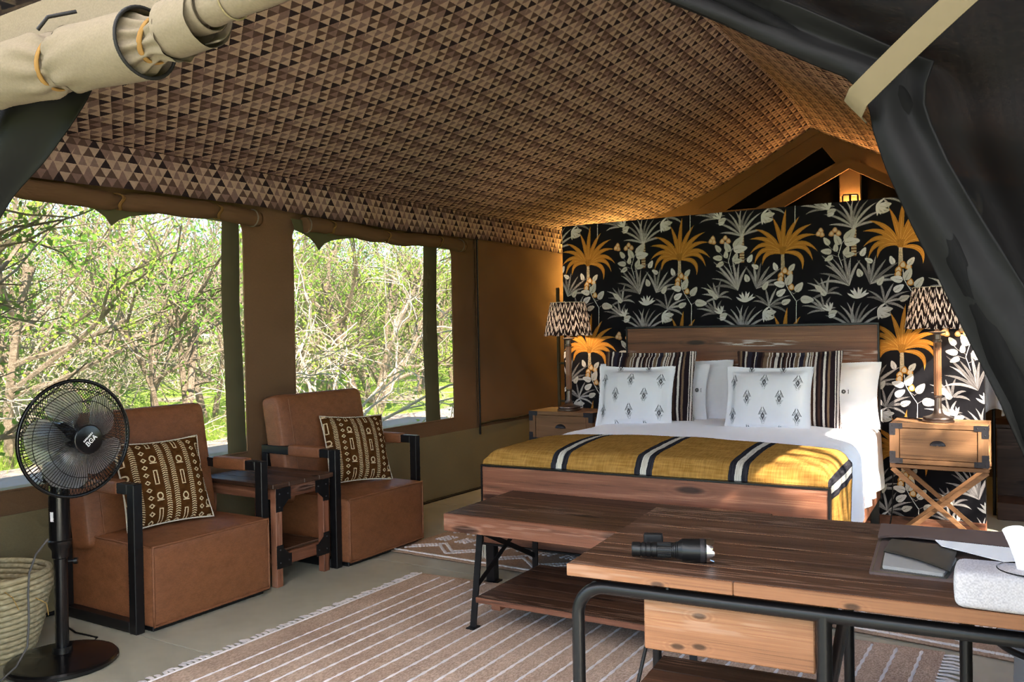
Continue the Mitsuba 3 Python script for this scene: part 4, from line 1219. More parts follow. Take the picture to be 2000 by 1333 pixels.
# ------------------------------------------------------------------ leather armchairs, cushions, side table
def armchair(yc, xf, label):
    """Faces +x; yc = its middle, xf = its front."""
    t = thing('armchair', label, 'armchair', 'brown leather armchairs by the windows')
    M = mat4((xf, yc, 0))
    seat = softbox(0.66, 0.70, 0.375, 0.022, 14, bulge=(0.010, 0.0, 0.010), wrinkle=0.003)
    seat.apply_translation([-0.33, 0, 0.212])
    s = put('seat', seat, 'mat_leather', t, M, smooth=True)
    w, z0, z1 = 0.343, 0.032, 0.394
    ring = [(-0.002, y, z) for y, z in ((-w, z0), (w, z0), (w, z1), (-w, z1))]
    put('piping', tube([p for a, b in zip(ring, ring[1:] + ring[:1]) for p in np.linspace(a, b, 8)[:-1]], 0.0065, 6, closed=True), 'mat_leather', s, M, smooth=True)
    put('piping', tube([(-0.012, -w - 0.005, z1 + 0.0), (-0.60, -w - 0.005, z1 + 0.006)], 0.005, 6), 'mat_leather', s, M, smooth=True)
    back = softbox(0.155, 0.775, 0.66, 0.045, 14, bulge=(0.012, 0.0, 0.0), wrinkle=0.004)
    back.apply_transform(mat4((-0.555, 0, 0.655), ry=-10))
    b = put('backrest', back, 'mat_leather', t, M, smooth=True)
    put('seam', tube([(mat4((-0.555, 0, 0.655), ry=-10) @ np.array([0.083, -0.30, z, 1]))[:3] for z in np.linspace(-0.28, 0.30, 12)], 0.004, 6), 'mat_leather', b, M, smooth=True)
    put('plinth', cbox(-0.64, -0.03, -0.33, 0.33, 0.0, 0.03, 0.004), 'mat_black_metal', t, M)
    for sg in (-1, 1):
        ya, yb_ = sorted((sg * 0.352, sg * 0.398))
        put('front_post', cbox(-0.106, -0.056, ya, yb_, 0.0, 0.685, 0.003), 'mat_black_metal', t, M)
        put('rear_post', cbox(-0.66, -0.61, ya, yb_, 0.0, 0.635, 0.003), 'mat_black_metal', t, M)
        put('base_rail', cbox(-0.609, -0.107, ya, yb_, 0.004, 0.054, 0.003), 'mat_black_metal', t, M)
        arm = put('arm_rail', cbox(-0.66, -0.107, ya, yb_, 0.636, 0.685, 0.003), 'mat_black_metal', t, M)
        pad = softbox(0.255, 0.062, 0.066, 0.014, 8)
        pad.apply_translation([-0.305, (ya + yb_) / 2, 0.662])
        put('arm_pad', pad, 'mat_leather', arm, M, smooth=True, label='leather wrapped arm pad')
    return t


armchair(2.805, -3.44, 'brown leather armchair with black metal arms behind the fan')
armchair(4.065, -3.395, 'brown leather armchair with black metal arms right of the side table')


def mud_cushion(p, face, tilt, roll, label):
    m_, uv_, rim = pillow(0.46, 0.44, 0.15, seed=12, flange=0.0, pinch=0.07)
    t = thing('patterned_cushion', label, 'cushion', 'mudcloth cushions on the armchairs')
    M = lean(p, face, tilt, roll) @ mat4((0, 0.22, 0))
    put('cover', m_, 'mat_mudcloth', t, M, smooth=True, uv=uv_)
    put('piping', tube(rim, 0.0045, 6, closed=True), 'mat_cream', t, M, smooth=True, label='cream piping')


mud_cushion((-3.72, 2.775, 0.412), -8, 20, 0, 'brown mudcloth cushion with cream symbols on the armchair behind the fan')
mud_cushion((-3.67, 4.14, 0.412), -16, 20, -3, 'brown mudcloth cushion with cream symbols on the armchair right of the side table')

st = thing('side_table', 'rustic wooden side table with black corner plates between the two armchairs', 'side table')
sx0, sx1, sy0, sy1, sz1 = -4.06, -3.475, 3.235, 3.635, 0.56
for k in range(4):
    a_, b_ = sy0 - 0.03 + k * 0.115, sy0 - 0.03 + (k + 1) * 0.115
    woody('top_plank', cbox(sx0, sx1 + 0.012, a_ + 0.001, b_ - 0.001, sz1 - 0.026, sz1, 0.003), 'mat_dark_wood', 0, st)
for x in (sx0 + 0.02, sx1 - 0.045):
    for y in (sy0, sy1 - 0.045):
        woody('leg', cbox(x, x + 0.045, y, y + 0.045, 0.0, sz1 - 0.0265, 0.003), 'mat_red_wood', 2, st)
for z0 in (sz1 - 0.092, 0.105):
    for x in (sx0 + 0.03, sx1 - 0.03):
        woody('rail', cbox(x - 0.012, x + 0.012, sy0 + 0.046, sy1 - 0.046, z0, z0 + 0.065, 0.002), 'mat_red_wood', 1, st)
    for y in (sy0 + 0.01, sy1 - 0.034):
        woody('rail', cbox(sx0 + 0.066, sx1 - 0.046, y, y + 0.024, z0, z0 + 0.065, 0.002), 'mat_red_wood', 0, st)
woody('shelf_board', cbox(sx0 + 0.03, sx1 - 0.045, sy0 + 0.03, sy1 - 0.03, 0.170, 0.185, 0.002), 'mat_dark_wood', 0, st)
for y, sg in ((sy0, 1), (sy1, -1)):
    for z, sz in ((sz1 - 0.030, -1), (0.10, 1)):
        poly = unary_union([sbox(0, 0, 0.105, 0.068), sbox(0, 0, 0.047, 0.125), Polygon([(0.047, 0.068), (0.09, 0.068), (0.047, 0.105)])])
        poly = affinity.scale(poly, sg, sz, origin=(0, 0))
        k_ = put('corner_plate', prism(poly, 0, 0.003), 'mat_black_metal', st, frame((sx1, y, z), (0, 1, 0), (0, 0, 1), (1, 0, 0)))
        for (u0, v0) in ((0.024, 0.03), (0.024, 0.1), (0.085, 0.034)):
            s_ = trimesh.creation.icosphere(1, 0.0055)
            s_.apply_translation([sx1 + 0.003, y + sg * u0, z + sz * v0])
            put('bolt', s_, 'mat_iron', k_, smooth=True)

# ------------------------------------------------------------------ pedestal fan
fan = thing('pedestal_fan', 'black pedestal fan with wire cage standing left of the armchairs', 'fan')
FX, FY = -3.475, 2.050
put('base', lathe([(0, 0.0), (0.205, 0.0), (0.214, 0.006), (0.214, 0.018), (0.207, 0.026), (0.19, 0.030), (0.05, 0.046), (0.040, 0.050), (0.038, 0.075), (0, 0.075)], 64, (FX, FY, 0)), 'mat_black_plastic', fan, smooth=35)
for s in range(4):
    a = s * math.pi / 2 + 0.3
    put('base_rib', cbox(0.05, 0.15, -0.005, 0.005, 0.034, 0.046, 0.003), 'mat_black_plastic', fan, mat4((FX, FY, 0), rz=math.degrees(a)) @ mat4(ry=4))
put('lower_pole', lathe([(0.0, 0.05), (0.026, 0.05), (0.026, 0.46), (0, 0.46)], 32, (FX, FY, 0)), 'mat_black_plastic', fan, smooth=35)
put('collar', lathe([(0.026, 0.44), (0.032, 0.445), (0.032, 0.475), (0.044, 0.495), (0.046, 0.515), (0.040, 0.52), (0.040, 0.58), (0.040, 0.70), (0.036, 0.745), (0.02, 0.76), (0, 0.76)], 36, (FX, FY, 0)), 'mat_black_plastic', fan, smooth=35)
kn = lathe([(0, 0), (0.006, 0), (0.006, 0.02), (0.013, 0.022), (0.013, 0.036), (0, 0.036)], 16)
put('height_knob', kn, 'mat_black_plastic', fan, frame((FX + 0.02, FY + 0.022, 0.425), (0, 0, 1), (-0.7, 0.7, 0), (0.7, 0.7, 0)), smooth=35)
put('label_sticker', cbox(0.0395, 0.0402, -0.008, 0.008, 0.60, 0.64, 0.0002), 'mat_white_cotton', fan, mat4((FX, FY, 0), rz=-75), label='small white sticker')
put('neck', lathe([(0, 0.74), (0.020, 0.74), (0.018, 0.80), (0.024, 0.83), (0.024, 0.87), (0, 0.875)], 24, (FX, FY, 0)), 'mat_black_plastic', fan, smooth=35)
HC = np.array([FX + 0.12, FY + 0.005, 0.945])
FM = frame(HC, (0, 1, 0), (0, 0, 1), (1, 0, 0))            # local z = the way the fan blows
put('control_box', softbox(0.10, 0.09, 0.09, 0.015, 6), 'mat_black_plastic', fan, mat4((FX, FY, 0.80)), smooth=True)
mo = lathe([(0, -0.215), (0.040, -0.213), (0.058, -0.20), (0.063, -0.17), (0.066, -0.10), (0.066, -0.060), (0.055, -0.052), (0.02, -0.048), (0.012, -0.02), (0, -0.02)], 32)
put('motor', mo, 'mat_black_plastic', fan, FM, smooth=35)
put('hub', lathe([(0, -0.025), (0.036, -0.024), (0.040, -0.01), (0.040, 0.010), (0.034, 0.022), (0, 0.026)], 32), 'mat_black_plastic', fan, FM, smooth=35)
RC = 0.236
for k in range(5):
    s, t_ = np.meshgrid(np.linspace(0, 1, 14), np.linspace(-1, 1, 12), indexing='ij')
    r = 0.036 + s * 0.168
    hw = (0.30 + 0.30 * np.sin(np.pi * np.clip(s * 0.72 + 0.05, 0, 1))) * np.sqrt(np.clip(1 - (s * 0.97) ** 8, 0, 1))
    a = k * 2 * math.pi / 5 + 0.35 + t_ * hw + 0.35 * s
    P = np.stack([r * np.cos(a), r * np.sin(a), -0.004 + 0.030 * t_ * (1 - 0.45 * s)], -1)
    put('blade', sheet(P, 0.0022), 'mat_blade', fan, FM, smooth=True, label='translucent grey plastic blade')


def cage(sign, depth, rin, nw=100):
    ms = []
    for k in range(nw):
        a0 = k * 2 * math.pi / nw
        pts = []
        for s in np.linspace(0, 1, 8):
            r = rin + (RC - rin) * s
            a = a0 + 0.30 * sign * s
            z = sign * depth * (1 - s ** 2.6) + 0.004 * sign
            pts.append((r * math.cos(a), r * math.sin(a), z))
        ms.append(tube(pts, 0.0014, 4, cap=False))
    for rr in (0.55, 0.80):
        r = rin + (RC - rin) * rr
        z = sign * depth * (1 - rr ** 2.6) + 0.002 * sign
        ms.append(tube([(r * math.cos(q), r * math.sin(q), z) for q in np.linspace(0, 2 * math.pi, 61)[:-1]], 0.0016, 4, closed=True))
    return cat(*ms)


put('front_cage', cage(1, 0.082, 0.055), 'mat_black_plastic', fan, FM, smooth=True)
put('rear_cage', cage(-1, 0.070, 0.070), 'mat_black_plastic', fan, FM, smooth=True)
put('cage_rim', tube([(RC * math.cos(q), RC * math.sin(q), 0) for q in np.linspace(0, 2 * math.pi, 73)[:-1]], 0.0075, 8, closed=True), 'mat_black_plastic', fan, FM, smooth=True)
bd = put('badge', lathe([(0, 0.078), (0.050, 0.078), (0.060, 0.082), (0.060, 0.090), (0.054, 0.094), (0, 0.096)], 40), 'mat_black_plastic', fan, FM, smooth=35, label='round black centre badge')
tx_ = meshkit.text_mesh('BGA', 0.019, 0.0008, bold=True)
tx_.apply_translation([-0.026, -0.017, 0.0962])
tx_.apply_transform(trimesh.transformations.rotation_matrix(math.radians(42), [0, 0, 1]))
put('lettering', tx_, 'mat_white_print', bd, FM, label='white lettering')
tx_ = cat(*[cbox(0.0066 * q, 0.0066 * q + 0.0045, 0, 0.0075, 0, 0.0008, 0.0002) for q in range(8)])
tx_.apply_translation([-0.024, 0.008, 0.0962])
tx_.apply_transform(trimesh.transformations.rotation_matrix(math.radians(42), [0, 0, 1]))
put('lettering', tx_, 'mat_white_print', bd, FM, label='small blurred line of white letters')
solo('fan_cord', tube([(FX - 0.005, FY - 0.047, 0.53), (FX - 0.03, FY - 0.085, 0.47), (FX - 0.045, FY - 0.105, 0.40), (FX - 0.03, FY - 0.12, 0.32), (FX - 0.010, FY - 0.13, 0.22), (FX + 0.01, FY - 0.15, 0.12), (FX + 0.0, FY - 0.19, 0.052), (FX - 0.02, FY - 0.24, 0.010), (FX - 0.10, FY - 0.30, 0.006), (FX - 0.35, FY - 0.36, 0.006)], 0.004, 8), 'mat_cord', 'grey power cord trailing from the fan pole to the floor', 'cord', smooth=True)
solo('floor_cord', tube([(FX - 0.02, FY + 0.05, 0.036)] if False else [(FX - 0.215, FY + 0.06, 0.005), (FX - 0.19, FY + 0.14, 0.005), (FX - 0.11, FY + 0.20, 0.005), (FX - 0.15, FY + 0.25, 0.005), (FX - 0.30, FY + 0.24, 0.005), (FX - 0.55, FY + 0.30, 0.005)], 0.004, 8), 'mat_rubber', 'loop of black cord on the floor between the basket and the fan', 'cord', smooth=True)

# ------------------------------------------------------------------ seagrass basket
bk = thing('basket', 'round woven seagrass basket on the floor at the far left', 'basket')
BX, BY = -3.865, 1.935
rows = 15
for k in range(rows):
    s = k / (rows - 1)
    r = 0.185 + 0.085 * s ** 0.8 - 0.02 * max(0, s - 0.85) * 4
    z = 0.012 + 0.335 * s
    a = np.arange(60) * 2 * np.pi / 60
    wob = 0.004 * np.sin(a * 3 + k) * s
    pts = np.stack([BX + (r + wob) * np.cos(a), BY + (r + wob) * np.sin(a), z + 0.008 * np.sin(a * 2 + 1) * s + 0.0 * a], 1)
    rad = 0.0125 + 0.0035 * np.sin(a * 30 + (k % 2) * np.pi)
    put('coil', tube(pts, rad, 8, closed=True), 'mat_seagrass', bk, smooth=True)
put('bottom', lathe([(0, 0.002), (0.185, 0.002), (0.185, 0.016), (0, 0.016)], 40, (BX, BY, 0)), 'mat_seagrass', bk, smooth=30)
rng = np.random.default_rng(5)
put('loose_straw', cat(*[tube([(BX + 0.26 * math.cos(q), BY + 0.26 * math.sin(q), z), (BX + 0.29 * math.cos(q + 0.1), BY + 0.29 * math.sin(q + 0.1), z - 0.03), (BX + 0.28 * math.cos(q + 0.2), BY + 0.28 * math.sin(q + 0.2), z - 0.09)], 0.0022, 5) for q, z in ((-0.2, 0.33), (0.35, 0.26), (-0.6, 0.15))]), 'mat_straw', bk, smooth=True, label='loose straw ends')

# ------------------------------------------------------------------ rugs
rug = thing('striped_rug', 'large jute rug with thin white stripes and white fringes under the desk and bench', 'rug')
rx0, rx1, ry0, ry1 = -2.945, -0.335, 1.55, 3.80


def far(x):
    return ry1 + 0.10 * np.clip((x - rx0) / (rx1 - rx0), 0, 1) + 0.02 * np.sin((x - rx0) * 2.2)


xs_, ts_ = np.linspace(rx0, rx1, 80), np.linspace(0, 1, 60)
X, Tt = np.meshgrid(xs_, ts_, indexing='ij')
Yv = ry0 + Tt * (far(X) - ry0)
Zv = 0.006 + 0.0025 * meshkit.fbm(np.stack([X * 2.5, Yv * 2.5, X * 0], -1), 3, 3)
put('field', sheet(np.stack([X + 0.02 * (1 - Tt) * -1.0, Yv, Zv], -1), 0.008), 'mat_rug', rug, smooth=True)
x = rx0 + 0.145
while x < rx1 - 0.05:
    yy = np.linspace(ry0 + 0.02, float(far(x)) - 0.035, 150)
    xx = x - 0.02 * (1 - (yy - ry0) / (far(x) - ry0)) + 0.004 * np.sin(yy * 3 + x * 9)
    Pz = np.stack([np.stack([xx + s * (0.0065 + 0.0016 * np.sin(yy * 330)), yy, np.full(150, 0.0135 + h) + 0.0008 * np.sin(yy * 330)], 1) for s, h in ((-1, -0.003), (-0.4, 0.001), (0.4, 0.001), (1, -0.003))], 1)
    put('white_stripe', grid(Pz), 'mat_tuft', rug, smooth=True)
    x += 0.0915


def fringe(p0, p1, out, n, L, key, name, seed):
    rng = np.random.default_rng(seed)
    p0, p1, out = np.array(p0), np.array(p1), np.array(out)
    for k in range(n):
        s = (k + 0.5) / n
        c = p0 + (p1 - p0) * s
        ms = []
        sw = rng.uniform(-0.5, 0.5)
        tang = (p1 - p0) / np.linalg.norm(p1 - p0)
        l = L * rng.uniform(0.8, 1.1)
        for q in range(4):
            o = tang * (q - 1.5) * 0.0042
            e = c + out * l + tang * (sw * l * 0.6 + (q - 1.5) * rng.uniform(0.001, 0.006))
            ms.append(tube([c + o * 0.6, c + out * l * 0.45 + o + tang * sw * l * 0.2 + [0, 0, 0.003], e - [0, 0, 0.003]], [0.003, 0.0034, 0.0022], 5))
        put(name, cat(*ms), 'mat_tuft', key, smooth=True)


fringe((rx0 - 0.0, ry1, 0.009), (rx0 - 0.02, ry0, 0.009), (-1, 0, 0), 74, 0.060, rug, 'tassel', 1)
fringe((rx1, ry1 + 0.07, 0.009), (rx1 - 0.02, 3.0, 0.009), (1, 0, 0), 24, 0.085, rug, 'tassel', 2)
put('fringe_band', tube([(rx0 + 0.002, ry1, 0.012), (rx0 - 0.018, ry0, 0.012)], 0.005, 6), 'mat_tuft', rug, smooth=True)

rb = thing('tufted_rug', 'beige rug with raised white tufted zigzags reaching under the foot of the bed', 'rug')
RB = frame((-3.44, 4.118, 0), (math.cos(math.radians(-3.6)), math.sin(math.radians(-3.6)), 0), (math.sin(math.radians(3.6)), math.cos(math.radians(3.6)), 0), (0, 0, 1))
LX, LY = 3.75, 1.12
X, Yv = np.meshgrid(np.linspace(0, LX, 80), np.linspace(0, LY, 30), indexing='ij')
Yw = Yv + 0.055 * np.sin(np.clip(X / LX, 0, 1) * np.pi) * (1 - Yv / LY)
put('field', sheet(np.stack([X, Yw, 0.005 + 0.002 * meshkit.fbm(np.stack([X * 3, Yv * 3, X * 0], -1), 2, 5)], -1), 0.008), 'mat_rug_back', rb, RB, smooth=True)
tf = []
rng = np.random.default_rng(9)


def tuft(p, q, n, r=0.0055):
    for s in np.linspace(0, 1, n):
        c = np.array(p) + (np.array(q) - np.array(p)) * s
        x, y = c
        y = y + 0.055 * math.sin(min(max(x / LX, 0), 1) * math.pi) * (1 - y / LY)
        b = trimesh.creation.box((rng.uniform(0.012, 0.02), rng.uniform(0.010, 0.016), 0.008))
        b.apply_transform(mat4((x + rng.uniform(-.002, .002), y + rng.uniform(-.002, .002), 0.0125), rz=rng.uniform(-25, 25)))
        tf.append(b)


for row in (0.035, 1.08):
    tuft((0.02, row), (LX - 0.02, row), 230)
for k in range(24):
    x = 0.05 + k * 0.155
    up_ = k % 2 == 0
    tuft((x, 0.10 if up_ else 0.24), (x + 0.155, 0.24 if up_ else 0.10), 11)
    tuft((x, 0.16 if up_ else 0.30), (x + 0.155, 0.30 if up_ else 0.16), 11)
    for dx in (0.03, 0.065, 0.10):
        tuft((x + dx, 0.36), (x + dx + 0.012, 0.46), 5)
        tuft((x + dx, 0.86), (x + dx + 0.012, 0.96), 5)
    tuft((x + 0.02, 0.56), (x + 0.075, 0.66), 5)
    tuft((x + 0.075, 0.66), (x + 0.13, 0.56), 5)
put('tufting', cat(*tf), 'mat_tuft', rb, RB, label='raised white tufts', kind='stuff')
fringe((-3.44, 4.118 + 1.10, 0.007), (-2.9, 4.118 + 1.07, 0.007), (0, 1, 0), 22, 0.06, rb, 'tassel', 4)
solo('round_stool', lathe([(0, 0.0), (0.17, 0.0), (0.175, 0.01), (0.16, 0.03), (0.15, 0.36), (0.19, 0.37), (0.198, 0.385), (0.198, 0.40), (0.19, 0.405), (0, 0.41)], 48, (0.08, 3.02, 0)), 'mat_grey_seat', 'low round grey stool with a black rim beyond the right end of the desk', 'stool', smooth=35)
put('rim', tube([(0.08 + 0.199 * math.cos(q), 3.02 + 0.199 * math.sin(q), 0.388) for q in np.linspace(0, 2 * math.pi, 49)[:-1]], 0.010, 8, closed=True), 'mat_black_metal', 'round_stool', smooth=True, label='black rim')


# ------------------------------------------------------------------ rolled window covers on the left wall
def roll_profile(n, ties, r0, pinch, seed):
    s = np.linspace(0, 1, n)
    r = np.full(n, r0) + 0.006 * (meshkit.fbm(np.stack([s * 9, s * 0 + seed, s * 0], -1), 3, seed) - 0.5)
    for t in ties:
        r -= pinch * np.exp(-((s - t) / 0.018) ** 2)
    return s, r


def window_cover(y0, y1, ties, label, flap, side=1):
    t = thing('rolled_window_cover', label, 'blind', 'rolled covers above the left windows')
    s, r = roll_profile(140, ties, 0.050, 0.014, int(y0 * 10))
    x = XL + 0.058
    pts = np.stack([np.full(140, x) + 0.004 * np.sin(s * 20), y0 + s * (y1 - y0), 2.078 + 0.010 * np.sin(s * np.pi * 3) + 0.004 * np.sin(s * 31)], 1)
    roll = tube(pts, r, 20)
    P_ = roll.vertices.copy()
    P_[:, 2] += 0.006 * (meshkit.fbm(P_ * np.array([6, 3, 20]), 3, 6) - 0.5) * 2
    roll.vertices = P_
    put('roll', roll, 'mat_roll', t, smooth=True)
    for q in ties:
        yc = y0 + q * (y1 - y0)
        a = np.linspace(0, 2 * np.pi, 25)[:-1]
        ring = [(x + 0.042 * math.cos(b), yc + 0.004 * math.sin(3 * b), 2.078 + 0.010 * math.sin(q * math.pi * 3) + 0.042 * math.sin(b)) for b in a]
        strap = tube(ring, 0.004, 5, closed=True)
        strap.vertices[:, 1] = yc + (strap.vertices[:, 1] - yc) * 3.0
        put('tie', strap, 'mat_tie', t, smooth=True, label='tan tie strap')
    for yc in (y0 + 0.02, y1 - 0.04):
        ring = [(x + 0.051 * math.cos(b), yc, 2.078 + 0.051 * math.sin(b)) for b in np.linspace(0, 2 * np.pi, 25)[:-1]]
        put('end_hem', tube(ring, 0.006, 6, closed=True), 'mat_canvas_door', t, smooth=True, label='pale end hem')
    poly = Polygon(flap)
    m = prism(poly, -0.002, 0.002)
    put('flap', m, 'mat_flap', t, WALL_L @ mat4((0, 0, 0.045)), label='grey-green flap hanging in a point')
    return t


window_cover(1.5, 3.735, (0.32, 0.575, 0.86), 'rolled brown canvas cover tied up above the left window behind the fan', [(2.45, 2.10), (2.56, 2.045), (2.66, 2.02), (2.72, 1.985), (2.755, 1.942), (2.80, 1.975), (2.86, 2.0), (2.96, 2.02), (3.06, 2.04), (3.10, 2.10)])
window_cover(4.13, 5.955, (0.14, 0.46, 0.82), 'rolled brown canvas cover tied up above the window nearer the bed', [(4.03, 2.11), (4.06, 2.04), (4.14, 2.02), (4.20, 1.995), (4.245, 1.96), (4.278, 1.922), (4.33, 1.97), (4.41, 2.0), (4.55, 2.025), (4.80, 2.05), (4.9, 2.11)])

# ------------------------------------------------------------------ rolled door flap and drapes at the front
dr_ = thing('rolled_door_flap', 'big beige canvas door flap rolled up and tied across the top left of the doorway', 'rolled flap')


def big_roll(x0, x1, r0, ties, zc, seed, n=120, yoff=0.0):
    s = np.linspace(0, 1, n)
    xx = x0 + s * (x1 - x0)
    r = np.full(n, r0) + 0.010 * (meshkit.fbm(np.stack([xx * 6, s * 0 + seed, s * 0], -1), 2, seed) - 0.5)
    for t in ties:
        r = r - 0.020 * np.exp(-((xx - t) / 0.030) ** 2)
    pts = np.stack([xx, np.full(n, YF - 0.045 + yoff), zc + 0.012 * np.sin(xx * 5)], 1)
    m = tube(pts, r, 40, cap=False)
    v = m.vertices.copy()
    c = np.stack([v[:, 0], np.full(len(v), YF - 0.045 + yoff), zc + 0.012 * np.sin(v[:, 0] * 5)], 1)
    d = v - c
    ang = np.arctan2(d[:, 2], d[:, 1])
    w = np.zeros(len(v))
    for t in ties:
        dist = np.abs(v[:, 0] - t)
        w += np.exp(-(dist / 0.085) ** 2) * np.sin(ang * 9 + np.sign(v[:, 0] - t) * 0.8 + dist * 22) * 0.10
    w += 0.06 * (meshkit.fbm(np.stack([v[:, 0] * 5 + ang * 0.9, ang * 1.1, v[:, 0] * 2 - ang], -1), 3, seed) - 0.5) * 2
    m.vertices = c + d * (1 + w)[:, None]
    return m


ties = (-2.235, -1.905)
put('roll', big_roll(-2.95, -1.600, 0.073, ties, 1.985, 3), 'mat_canvas_door', dr_, smooth=True)
lip = [(-1.600, YF - 0.045 + 0.073 * math.cos(q), 1.985 + 0.012 * math.sin(-8.0) + 0.073 * math.sin(q)) for q in np.linspace(0, 2 * math.pi, 41)[:-1]]
put('dark_piping', tube(lip, 0.004, 6, closed=True), 'mat_rubber', dr_, smooth=True, label='dark piping at the open end')
# gathered cone inside the open end
a = np.linspace(0, 2 * np.pi, 121)
P = np.stack([np.stack([np.full(121, x_), YF - 0.045 + (r_ + 0.006 * np.sin(a * 11) * f_) * np.cos(a), 1.985 + 0.012 * math.sin(5 * x_) + (r_ + 0.006 * np.sin(a * 11) * f_) * np.sin(a)], 1) for x_, r_, f_ in ((-1.640, 0.068, 0.2), (-1.615, 0.060, 1.0), (-1.585, 0.046, 1.0), (-1.555, 0.040, 0.6), (-1.52, 0.050, 0.6), (-1.50, 0.058, 0.3))], 1)
put('gathered_end', grid(P), 'mat_canvas_door', dr_, smooth=True)
put('roll', big_roll(-1.51, -1.405, 0.060, (), 1.995, 5, 30), 'mat_canvas_door', dr_, smooth=True)
tt = np.linspace(0, 5 * np.pi, 160)
rs = 0.059 - 0.0028 * tt
P = np.stack([np.stack([np.full(160, x_), YF - 0.045 + rs * np.cos(tt - 1.2), 2.0 + rs * np.sin(tt - 1.2)], 1) for x_ in (-1.44, -1.42, -1.40)], 1)
P[:, 2, 0] += 0.02 * (tt / tt.max())
put('spiral_edge', sheet(P, 0.004), 'mat_canvas_door', dr_, smooth=True, label='spiral of rolled canvas layers')
put('roll', big_roll(-1.395, 0.3, 0.037, (-1.10, -0.75), 2.012, 7), 'mat_canvas_door', dr_, smooth=True)
put('roll_seam', tube([(-1.33 + 0.0, YF - 0.045 + 0.040 * math.cos(q), 2.012 + 0.012 * math.sin(-6.6) + 0.040 * math.sin(q)) for q in np.linspace(0, 2 * math.pi, 33)[:-1]], 0.0022, 5, closed=True), 'mat_canvas_olive', dr_, smooth=True)
for t, rr, z_ in ((-2.235, 0.058, 1.985), (-1.905, 0.058, 1.985), (-1.555, 0.045, 1.985), (-1.10, 0.024, 2.012)):
    zc = z_ + 0.012 * math.sin(5 * t)
    ring = [(t + 0.010 * math.sin(b), YF - 0.045 + rr * math.cos(b), zc + rr * math.sin(b)) for b in np.linspace(0, 2 * np.pi, 41)[:-1]]
    strap = tube(ring, 0.0032, 6, closed=True)
    strap.vertices[:, 0] = t + (strap.vertices[:, 0] - t) * 2.6
    put('tie', strap, 'mat_tie', dr_, smooth=True, label='ochre tie strap')
put('zip_end', tube([(-1.905, YF - 0.10, 2.045), (-1.89, YF - 0.085, 2.075), (-1.87, YF - 0.03, 2.10)], 0.0045, 5), 'mat_rubber', dr_, smooth=True)


def drape(name, edge_l, edge_r, folds, label, seed, n=70, ycur=YF + 0.075):
    """Hanging cloth between two edges given as (z, x) lists; folds = function (u, z) -> depth."""
    zs = np.linspace(edge_l[0][0], edge_l[-1][0], 80)
    el = np.interp(zs, *zip(*sorted(edge_l)))
    er = np.interp(zs, *zip(*sorted(edge_r)))
    u = np.linspace(0, 1, n)
    U, Zz = np.meshgrid(u, zs, indexing='ij')
    X = el[None] + (er - el)[None] * U
    k = ycur / YF                                     # edges are given at the doorway plane; the cloth hangs a little inside it
    return sheet(np.stack([X * k, ycur + folds(U, Zz, X), np.maximum(CAM_H + (Zz - CAM_H) * k, 0.012)], -1), 0.003)


def right_folds(U, Z, X):
    tx, tz = -0.19, 1.655
    ang = np.arctan2(Z - tz, X - tx)
    dist = np.hypot(X - tx, Z - tz)
    radial = 0.020 * np.sin(ang * 9 + 2.0) * np.clip(dist * 4, 0, 1)
    edge = np.exp(-((U) / 0.10) ** 2)
    return radial * (0.5 + edge) - 0.035 * np.exp(-((U - 0.05) / 0.05) ** 2) + 0.025 * np.exp(-((U - 0.14) / 0.05) ** 2) + 0.012 * (meshkit.fbm(np.stack([X * 7, Z * 5, X * 0], -1), 3, 3) - 0.5)


dk = thing('gauze_curtain', 'black gauze curtain tied back across the upper right of the doorway', 'curtain')
el = [(1.99, -0.72), (1.95, -0.64), (1.83, -0.462), (1.775, -0.37), (1.735, -0.31), (1.70, -0.255), (1.665, -0.195), (1.64, -0.178), (1.60, -0.172), (1.55, -0.158), (1.48, -0.131), (1.397, -0.096), (1.32, -0.064), (1.258, -0.036), (1.15, 0.005), (1.0, 0.055), (0.7, 0.11), (0.05, 0.14)]
er = [(1.99, 0.50), (0.05, 0.50)]
put('cloth', drape('gauze_curtain', el, er, right_folds, '', 1), 'mat_gauze_sheer', dk, smooth=True)
er2 = [(z_, x_ + (0.10 if z_ > 1.66 else 0.055 + 0.10 * (1.66 - z_))) for z_, x_ in el]
put('folded_hem', drape('gauze_curtain', [(z_, x_ - 0.004) for z_, x_ in el], er2, lambda U, Z, X: 0.009 * np.sin(U * 7 + Z * 5 + 1.0) - 0.03 + 0.034 * (meshkit.fbm(np.stack([X * 14, Z * 6, X * 0], -1), 3, 13) - 0.5), '', 5, n=40, ycur=YF + 0.058), 'mat_dark_gauze', dk, smooth=True, label='doubled black hem folded back along the edge')
p0, p1 = np.array([-0.197, YF - 0.004, 1.648]), np.array([0.30, YF - 0.012, 2.06])
d = (p1 - p0) / np.linalg.norm(p1 - p0)
nr = np.array([-d[2], 0, d[0]])
s_ = np.linspace(0, 1, 30)
P = np.stack([np.stack([p0 + (p1 - p0) * q + nr * w + np.array([0, 0.004 * math.sin(q * 9) - 0.012 * math.sin(math.pi * min(q * 3, 1)), 0]) for q in s_]) for w in (-0.0165, 0, 0.0165)], 1)
pre = np.stack([np.stack([p0 + np.array([-0.008 + 0.0, dy, -0.012 + 0.0]) + nr * w for dy in (0.05, 0.03, 0.01)]) for w in (-0.0165, 0, 0.0165)], 1)
put('tieback', sheet(np.concatenate([pre, P], 0), 0.002), 'mat_strap', dk, smooth=True, label='beige tieback strap')


def left_folds(U, Z, X):
    return 0.03 * np.sin(U * 15 + Z * 3) + 0.012 * (meshkit.fbm(np.stack([X * 8, Z * 6, X * 0], -1), 3, 8) - 0.5)


